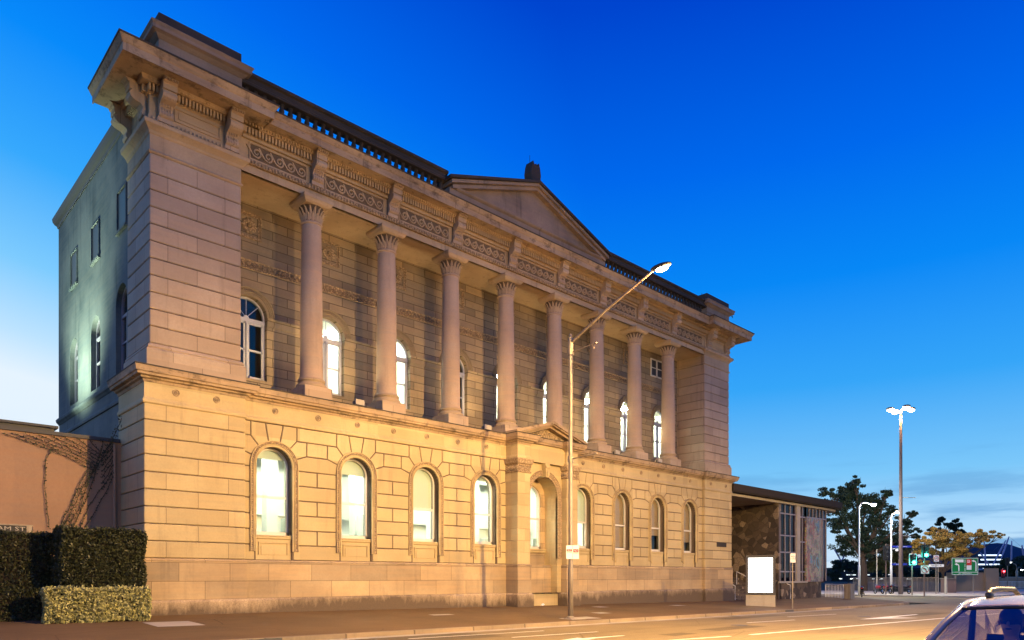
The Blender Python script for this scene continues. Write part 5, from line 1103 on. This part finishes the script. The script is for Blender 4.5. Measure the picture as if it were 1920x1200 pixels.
tree(1618, dp, cr_([(1600, 925, 27), (1580, 940, 24), (1552, 930, 18), (1622, 945, 24), (1650, 945, 22), (1575, 975, 24), (1608, 985, 26), (1645, 980, 26), (1672, 962, 15), (1590, 1020, 24), (1625, 1025, 26), (1568, 1000, 12), (1655, 1010, 18), (1605, 905, 14), (1690, 985, 18), (1705, 965, 12), (1680, 1010, 20), (1715, 1000, 12), (1660, 925, 14)], dp, 1618), 'big dark tree towering behind the annexe roof', 'leafdark', 46000, .135, (.5, 4.5), spread=1.12, seedv=3)
dp = 104; tree(1682, dp, cr_([(1655, 1030, 18), (1680, 1015, 18), (1690, 1040, 24), (1640, 1050, 18), (1665, 1055, 18), (1705, 1025, 14)], dp, 1682), 'mid-green tree between the big dark tree and the golden tree', 'leafmid', 22000, .13, (.25, 2.5), spread=1.6, seedv=5)
dp = 92; tree(1768, dp, cr_([(1722, 1018, 14), (1745, 1008, 16), (1775, 1015, 20), (1802, 1010, 18), (1830, 1003, 15), (1855, 1006, 12), (1876, 1005, 7), (1800, 1030, 18), (1755, 1032, 18), (1725, 1035, 14), (1780, 1042, 14), (1828, 1024, 12), (1735, 1055, 10)], dp, 1768), 'spreading golden-lit tree over the direction sign', 'leafgold', 30000, .10, (.28, 2.6), spread=1.4, seedv=8)
dp = 150
for px, pts, lab, sv in ((1768, [(1768, 973, 6), (1760, 980, 6), (1775, 984, 6), (1750, 992, 6), (1784, 990, 5), (1758, 996, 7), (1772, 1000, 8), (1744, 1000, 5)], 'dark pine with clumped branches, left of the pair behind the golden tree', 11), (1793, [(1792, 978, 6), (1785, 986, 6), (1799, 984, 6), (1794, 992, 7), (1804, 998, 6), (1786, 1000, 6)], 'dark narrow pine, right of the pair behind the golden tree', 12)):
    tree(px, dp, cr_(pts, dp, px), lab, 'leafdark', 7000, .2, (.3, 8.5), spread=1.6, seedv=sv, name='pine_tree', grp='pines behind the golden tree')
dp = 160
tree(1875, dp, cr_([(1862, 1072, 14), (1885, 1062, 14), (1905, 1068, 14), (1845, 1082, 12), (1880, 1080, 12)], dp, 1875), 'dark bushy tree below the hill behind the red traffic light', 'leafdark', 12000, .25, (.3, 1.5), spread=1.5, seedv=20)
dp = 170; tree(1915, dp, cr_([(1908, 1056, 14), (1925, 1054, 16), (1918, 1072, 16), (1938, 1066, 16)], dp, 1915), 'dark bushy tree at the far right edge below the hill', 'leafdark', 12000, .25, (.3, 1.5), spread=1.5, seedv=21)
dp = 175; tree(1590, dp, cr_([(1572, 1062, 12), (1595, 1060, 13), (1620, 1066, 14), (1650, 1070, 14), (1565, 1078, 12), (1690, 1072, 14), (1725, 1075, 14), (1752, 1078, 12)], dp, 1590), 'row of dark bushes beyond the tubular fence', 'leafdark', 16000, .28, (.2, 1), spread=1.6, seedv=22, name='bush_row')['kind'] = 'stuff'
# ------------------------------------------------------------------ far: river-side blocks, cable bridge masts, hill
x, y = D(1700, 330); r = thing('riverside_block', (x, y, -.6), 'low dark block with a few lit windows beyond the fence', 'building')
b = MB(); plate(b, (x, y, 2.5), 70, 6.4, 12, n=-sn); b.build('wall', 'seat', r); b = MB()
for q in range(44): u = rng.uniform(-32, 32); z_ = rng.choice([.6, 2.4, 4.2]); plate(b, (Vector((x, y, z_))+sd*u), rng.uniform(.5, 2.2), .4, .1, off=.02)
b.build('window', mat('far_window', (1, 1, 1), emit=(.9, .95, .8), estr=1.3), r)
x, y = D(1858, 420); r = thing('office_block', (x, y, -.6), 'distant office block with bright strips of light on each floor', 'building'); b = MB(); plate(b, (x, y, 7), 15, 16, 14, n=-sn); b.build('wall', 'hill', r)
lit = mat('lit_floor', (1, 1, 1), emit=(.75, .9, 1), estr=1.8)
for z_ in (14.2, 11.6, 8.8, 6.2, 3.8): b = MB(); plate(b, Vector((x, y, z_))+sd*rng.uniform(-1, 1), 13.4, .75, .2, off=.05); b.build('lit_floor', lit, r)
dp = 260; x, y = D(1880, dp); r = thing('cable_bridge', (x, y, -.6), 'cable footbridge with slanting lilac lit masts', 'bridge')
def P3(px, py, dd=0): a = D(px, dp+dd); return (a[0], a[1], H(py, dp+dd))
for a, c_, dd in (((1877, 1048), (1892, 1006), 0), ((1860, 1062), (1886, 1013), 8), ((1849, 1068), (1845.5, 1016), 3), ((1856, 1062), (1838, 1036), -4), ((1895.5, 1090), (1897, 1014), 5), ((1921, 1052), (1916, 1022), 0)):
    p, q = Vector(P3(*a, dd)), Vector(P3(*c_, dd)); b = MB(); b.tube([tuple(p), tuple(p.lerp(q, .3)), tuple(p.lerp(q, .8)), tuple(q)], [.15, .3, .28, .16], 8); b.build('mast', 'mast', r)
for a, c_ in (((1892, 1006), (1925, 1034)), ((1886, 1013), (1863, 1032)), ((1916, 1022), (1940, 1040)), ((1845.5, 1016), (1828, 1050))): b = MB(); b.tube([P3(*a), P3(*c_)], .035, 4); b.build('cable', 'metal', r)
b = MB(); p, q = Vector(P3(1830, 1068)), Vector(P3(1860, 1067)); b.tube([tuple(p), tuple(q)], .35, 6); b.build('deck', 'bluef', r)
dp = 235; x, y = D(1578, dp); r = thing('cable_bridge', (x, y, -.6), 'two crossed lilac bridge masts seen past the right end of the annexe', 'bridge')
for a, c_ in (((1584, 1065), (1565, 1030)), ((1573, 1062), (1584, 1040))): b = MB(); b.tube([P3(*a), P3(*c_)], [.2, .3], 8); b.build('mast', 'mast', r)
prof = [(1740, 1074), (1790, 1050), (1815, 1035), (1835, 1022), (1850, 1020), (1870, 1018), (1890, 1020), (1905, 1025), (1920, 1031), (1950, 1036), (1990, 1050), (2060, 1065), (2150, 1078)]
dp = 1500; V = []; n = len(prof)
for lay, (dd, sc_) in enumerate(((-250, 0), (-120, .55), (0, 1), (300, .6), (600, 0))):
    for px, py in prof: a = D(px, dp); s_ = (dp+dd)/dp; V.append((a[0]*1+FX*dd, a[1]+FY*dd, -1+(H(py, dp)+1)*sc_))
b = MB(); b.add(V, [(l*n+i, l*n+i+1, (l+1)*n+i+1, (l+1)*n+i) for l in range(4) for i in range(n-1)]); b.build('hill', 'hill', kind='structure')
b = MB(); a = D(1200, 900); V = []
for i, u in enumerate(np.linspace(-700, 900, 40)):
    p = Vector((a[0], a[1], 0))+sd*u; V += [(p.x, p.y, -1), (p.x, p.y, 7+3*math.sin(i*1.3)+2*math.sin(i*3.1)), (p.x+FX*40, p.y+FY*40, -1)]
b.add(V, [(3*i, 3*i+3, 3*i+4, 3*i+1) for i in range(39)]+[(3*i+1, 3*i+4, 3*i+5, 3*i+2) for i in range(39)]); b.build('far_tree_line', 'hill', kind='structure')

for x_, pw in ((15.35, 420), (22.2, 420), (31.9, 420), (36.0, 320), (11.6, 200), (28.6, 300)):  # last pair have no fixture on the ledge; added to warm the loggia
    lampobj('SPOT', 'loggia_uplight', (x_, 25.9, 8.5), pw, (1, .72, .36), LIB, .15, (x_, 26.6, 16), 120, .8)
# ------------------------------------------------------------------ car at the lower right, coming towards the viewer
CZ = roadz(8)-.025
CAR = thing('car', (7.68, 1.26, CZ), 'silver car with dark roof rails driving towards the viewer at the lower right', 'car', rz=math.pi)
kw = dict(world=False)                                   # local: +x forward, +y to the car's left, z up; origin on the road
def loft(b, secs):
    n = len(secs[0]); 
    for s_ in secs: assert len(s_) == n
    vs = [p for s_ in secs for p in s_]; return b.add(vs, [(i*n+j, i*n+j+1, (i+1)*n+j+1, (i+1)*n+j) for i in range(len(secs)-1) for j in range(n-1)])
def sec(x, w, zl, zb, crown):                            # lower body section: sill, side, shoulder, across the top
    pts = [(-w*.93, zl), (-w, zl+.12), (-w*1.01, zl+(zb-zl)*.55), (-w*.985, zb-.05), (-w*.93, zb)]
    top = [(-w*.6, zb+crown*.8), (0, zb+crown)]
    L_ = pts+top; return [(x, y, z) for y, z in L_]+[(x, -y, z) for y, z in reversed(L_[:-1])]
b = MB(); S = [(2.25, .55, .35, .55, .02), (2.2, .72, .25, .66, .03), (2.0, .82, .2, .76, .04), (1.5, .88, .2, .88, .05), (1.15, .89, .2, .94, .03), (.5, .9, .2, .96, .0), (-.8, .9, .2, .99, 0), (-1.8, .88, .22, 1.02, 0), (-2.15, .8, .28, 1.0, 0), (-2.25, .7, .35, .9, 0)]
secs = [sec(*q) for q in S]; loft(b, secs[:5]); b.add(secs[0], [tuple(range(len(secs[0])))]); b.add(secs[-1], [tuple(range(len(secs[-1])))])
sd_ = [[p for p in s_[:5]] for s_ in secs[4:]]; loft(b, sd_); sd2 = [[p for p in s_[-5:]] for s_ in secs[4:]]; loft(b, sd2); loft(b, secs[8:])
b.build('body', 'carpaint', CAR, smooth=True, **kw)
# greenhouse
def ghs(x, w, z, c): return [(x, y*w, z+c*(1-(y)**2)) for y in (-1, -.93, -.75, -.4, 0, .4, .75, .93, 1)]
roof_s = [ghs(.30, .60, 1.415, .03), ghs(.22, .615, 1.435, .035), ghs(-.1, .64, 1.475, .04), ghs(-.6, .645, 1.49, .045), ghs(-1.2, .63, 1.475, .045), ghs(-1.75, .60, 1.43, .04)]
roof_s = [[(p[0], p[1], p[2]-(.025 if i in (0, 8) else 0)) for i, p in enumerate(s_)] for s_ in roof_s]
b = MB(); loft(b, roof_s); ro = b.build('roof', 'carpaint', CAR, smooth=True, **kw)
m_ = ro.modifiers.new('thickness', 'SOLIDIFY'); m_.thickness = .02
b = MB(); loft(b, [ghs(1.13, .76, .955, .05), ghs(.85, .72, 1.11, .05), ghs(.55, .66, 1.28, .045), ghs(.31, .60, 1.41, .03)]); b.build('windscreen', 'carglass', CAR, smooth=True, **kw)
b = MB()
for s_ in (-1, 1): b.tube([(1.16, s_*.79, .94), (.85, s_*.735, 1.12), (.55, s_*.675, 1.285), (.3, s_*.615, 1.40), (.2, s_*.625, 1.425), (-.1, s_*.65, 1.455), (-.6, s_*.655, 1.47), (-1.2, s_*.64, 1.455), (-1.75, s_*.61, 1.41), (-2.1, s_*.75, 1.0)], .032, 8)
b.build('pillar', 'carpaint', CAR, smooth=True, **kw)
b = MB(); b.tube([(.31, y_, 1.412+.03*(1-(y_/.6)**2)) for y_ in (-.6, -.4, -.2, 0, .2, .4, .6)], .014, 6)
for s_ in (-1, 1): b.tube([(-.35, s_*.69, .99), (-.3, s_*.655, 1.45)], .03, 6)
b.build('window_seal', 'seat', CAR, **kw)
for s_ in (-1, 1):
    b = MB(); b.add([(1.1, s_*.8, .95), (-2.0, s_*.84, 1.0), (-1.75, s_*.615, 1.42), (-.6, s_*.655, 1.46), (.28, s_*.61, 1.40)], [(0, 1, 2, 3, 4)]); b.build('side_window', 'carglass', CAR, **kw)
    b = MB(); b.tube([(-.42, s_*.56, 1.50), (-.5, s_*.56, 1.56), (-.8, s_*.56, 1.575), (-1.4, s_*.55, 1.565), (-1.65, s_*.54, 1.48)], [.022, .03, .026, .026, .02], 8); b.ball((-.46, s_*.56, 1.52), (.09, .035, .05)); b.build('roof_rail', 'dark', CAR, smooth=True, **kw)
    b = MB(); b.ball((.93, s_*1.0, 1.0), (.09, .13, .085), 12, 8); b.tube([(.95, s_*.84, .97), (.94, s_*.95, .98)], .03, 6); b.build('side_mirror', 'carpaint', CAR, smooth=True, **kw)
    b = MB(); b.ball((2.08, s_*.68, .66), (.14, .16, .08), 12, 6); b.build('headlight', 'glass', CAR, **kw)
    for x_ in (1.4, -1.35):
        b = MB(); wheel(b, (x_, s_*.8, .32), .32, .1); w_ = b.build('wheel', 'rubber', CAR, **kw); b = MB(); b.tube([(x_, s_*.86, .32), (x_, s_*.8, .32)], .2, 14); b.build('rim', 'chrome', w_, **kw)
b = MB(); b.prism([(.02, 1.50), (-.16, 1.50), (-.12, 1.53), (-.07, 1.57), (-.03, 1.575)], lambda u, z: (u, -.018, z), lambda u, z: (u, .018, z)); b.build('antenna_fin', 'dark', CAR, **kw)
b = MB(); b.add([(-1.76, -.58, 1.43), (-1.76, .58, 1.43), (-2.13, .74, 1.0), (-2.13, -.74, 1.0)], [(0, 1, 2, 3)]); b.build('rear_window', 'carglass', CAR, **kw)
b = MB(); b.box(-2.0, 1.1, -.8, .8, .25, .3); b.prism([(.55, .92), (1.12, .94), (1.12, .7), (.6, .7)], lambda u, z: (u, -.78, z), lambda u, z: (u, .78, z)); b.build('interior', 'seat', CAR, **kw)
b = MB(); b.tube([(.42, .0, 1.40), (.34, 0, 1.34)], .012, 5); b.prism([(-.13, 1.27), (.13, 1.27), (.14, 1.33), (-.12, 1.345)], lambda u, z: (.33, u, z), lambda u, z: (.36, u, z)); b.build('rear_view_mirror', 'dark', CAR, **kw)
for s_ in (-1, 1):
    b = MB(); b.prism([(-.1, .45), (-.15, .62), (-.62, .58), (-.78, 1.12), (-.68, 1.14), (-.42, .45)], lambda u, z: (u+.1, s_*.37-.24, z), lambda u, z: (u+.1, s_*.37+.24, z)); b.ball((-.64, s_*.37, 1.25), (.06, .14, .10), 12, 8); b.tube([(-.64, s_*.37, 1.1), (-.64, s_*.37, 1.2)], .03, 6); b.build('seat', 'seat', CAR, smooth=False, **kw)
b = MB()
pts = [(.38+.05*math.sin(t)*.4, -.37+.18*math.cos(t), .93+.17*math.sin(t)) for t in [2*math.pi*i/20 for i in range(21)]]; b.tube(pts, .016, 6); b.tube([(.38, -.5, .93), (.45, -.37, .9), (.38, -.24, .93)], .015, 5); b.build('steering_wheel', 'dark', CAR, **kw)
# driver: one skinned body, right-hand seat (local y < 0)
def skinned(name, verts, edges, radii, m, parent, lvl=2, root=0):
    me = bpy.data.meshes.new(name); me.from_pydata(verts, edges, []); me.materials.append(M[m]); o = bpy.data.objects.new(name, me); COL.objects.link(o); o.parent = parent
    o.modifiers.new('skin', 'SKIN'); 
    if not me.skin_vertices: me.attributes
    for i, r_ in enumerate(radii): me.skin_vertices[0].data[i].radius = (r_, r_) if not isinstance(r_, tuple) else r_
    me.skin_vertices[0].data[root].use_root = True
    s_ = o.modifiers.new('sub', 'SUBSURF'); s_.levels = lvl; s_.render_levels = lvl; o.modifiers['skin'].use_smooth_shade = True; return o
DR = thing('person', (7.68, 1.26, CZ), 'driver in a beige shirt seen through the car windscreen, hands on the wheel', 'person', rz=math.pi)
y0 = -.37
V = [(-.32, y0, .62), (-.36, y0, .80), (-.42, y0, .98), (-.43, y0, 1.06), (-.40, y0, 1.14), (-.385, y0, 1.22), (-.38, y0, 1.31),   # 0-6 spine, neck, head
     (-.42, y0-.17, 1.02), (-.25, y0-.22, .84), (.10, y0-.17, .93), (.30, y0-.15, .98), (.36, y0-.14, .99),
     (-.42, y0+.17, 1.02), (-.25, y0+.22, .84), (.10, y0+.17, .93), (.30, y0+.15, .98), (.36, y0+.14, .99),
     (-.30, y0-.1, .56), (.12, y0-.12, .62), (.42, y0-.12, .36), (-.30, y0+.1, .56), (.12, y0+.12, .62), (.42, y0+.12, .36)]
Ed = [(0, 1), (1, 2), (2, 3), (3, 4), (4, 5), (5, 6), (2, 7), (7, 8), (8, 9), (9, 10), (10, 11), (2, 12), (12, 13), (13, 14), (14, 15), (15, 16), (0, 17), (17, 18), (18, 19), (0, 20), (20, 21), (21, 22)]
Rd = [.15, .15, .14, .075, .055, .088, .082, .075, .055, .038, .03, .026, .075, .055, .038, .03, .026, .09, .075, .055, .09, .075, .055]
try:
    bd = skinned('body', V, Ed, Rd, 'skin', DR)
    sv = [(-.33, y0, .62), (-.36, y0, .80), (-.42, y0, .98), (-.43, y0, 1.05), (-.42, y0-.17, 1.02), (-.26, y0-.22, .85), (-.1, y0-.2, .88), (-.42, y0+.17, 1.02), (-.26, y0+.22, .85), (-.1, y0+.2, .88)]
    skinned('shirt', sv, [(0, 1), (1, 2), (2, 3), (2, 4), (4, 5), (5, 6), (2, 7), (7, 8), (8, 9)], [.17, .17, .16, .09, .092, .072, .06, .092, .072, .06], 'cloth', DR)
except Exception as e: print('skin failed', e)
b = MB(); b.ball((-.395, y0, 1.315), (.112, .098, .10), 16, 10); b.ball((-.44, y0, 1.26), (.085, .09, .11), 14, 8); b.build('hair', 'hair', DR, smooth=True, world=False)
b = MB(); b.ball((-.275, y0, 1.26), (.022, .014, .026), 8, 6); b.build('nose', 'skin', DR, smooth=True, world=False)
for s_ in (-1, 1):
    b = MB(); b.ball((-.30, y0+s_*.034, 1.285), (.012, .014, .009), 8, 5); b.build('eye', 'blacktxt', DR, world=False)
    b = MB(); b.ball((-.385, y0+s_*.092, 1.265), (.022, .012, .032), 8, 5); b.build('ear', 'skin', DR, smooth=True, world=False)
b = MB(); b.ball((-.292, y0, 1.213), (.01, .028, .008), 8, 5); b.build('mouth', 'hair', DR, world=False)
for s_ in (-1, 1):
    b = MB()
    for q in range(4): b.tube([(.37, y0+s_*.15, 1.02-q*.02), (.41, y0+s_*.165, 1.015-q*.02), (.405, y0+s_*.185, 1.0-q*.02), (.375, y0+s_*.19, .99-q*.02)], [.010, .0095, .009, .007], 6)
    b.tube([(.35, y0+s_*.13, 1.0), (.37, y0+s_*.14, 1.035), (.385, y0+s_*.155, 1.05)], [.011, .010, .008], 6); b.build('fingers', 'skin', DR, smooth=True, world=False)
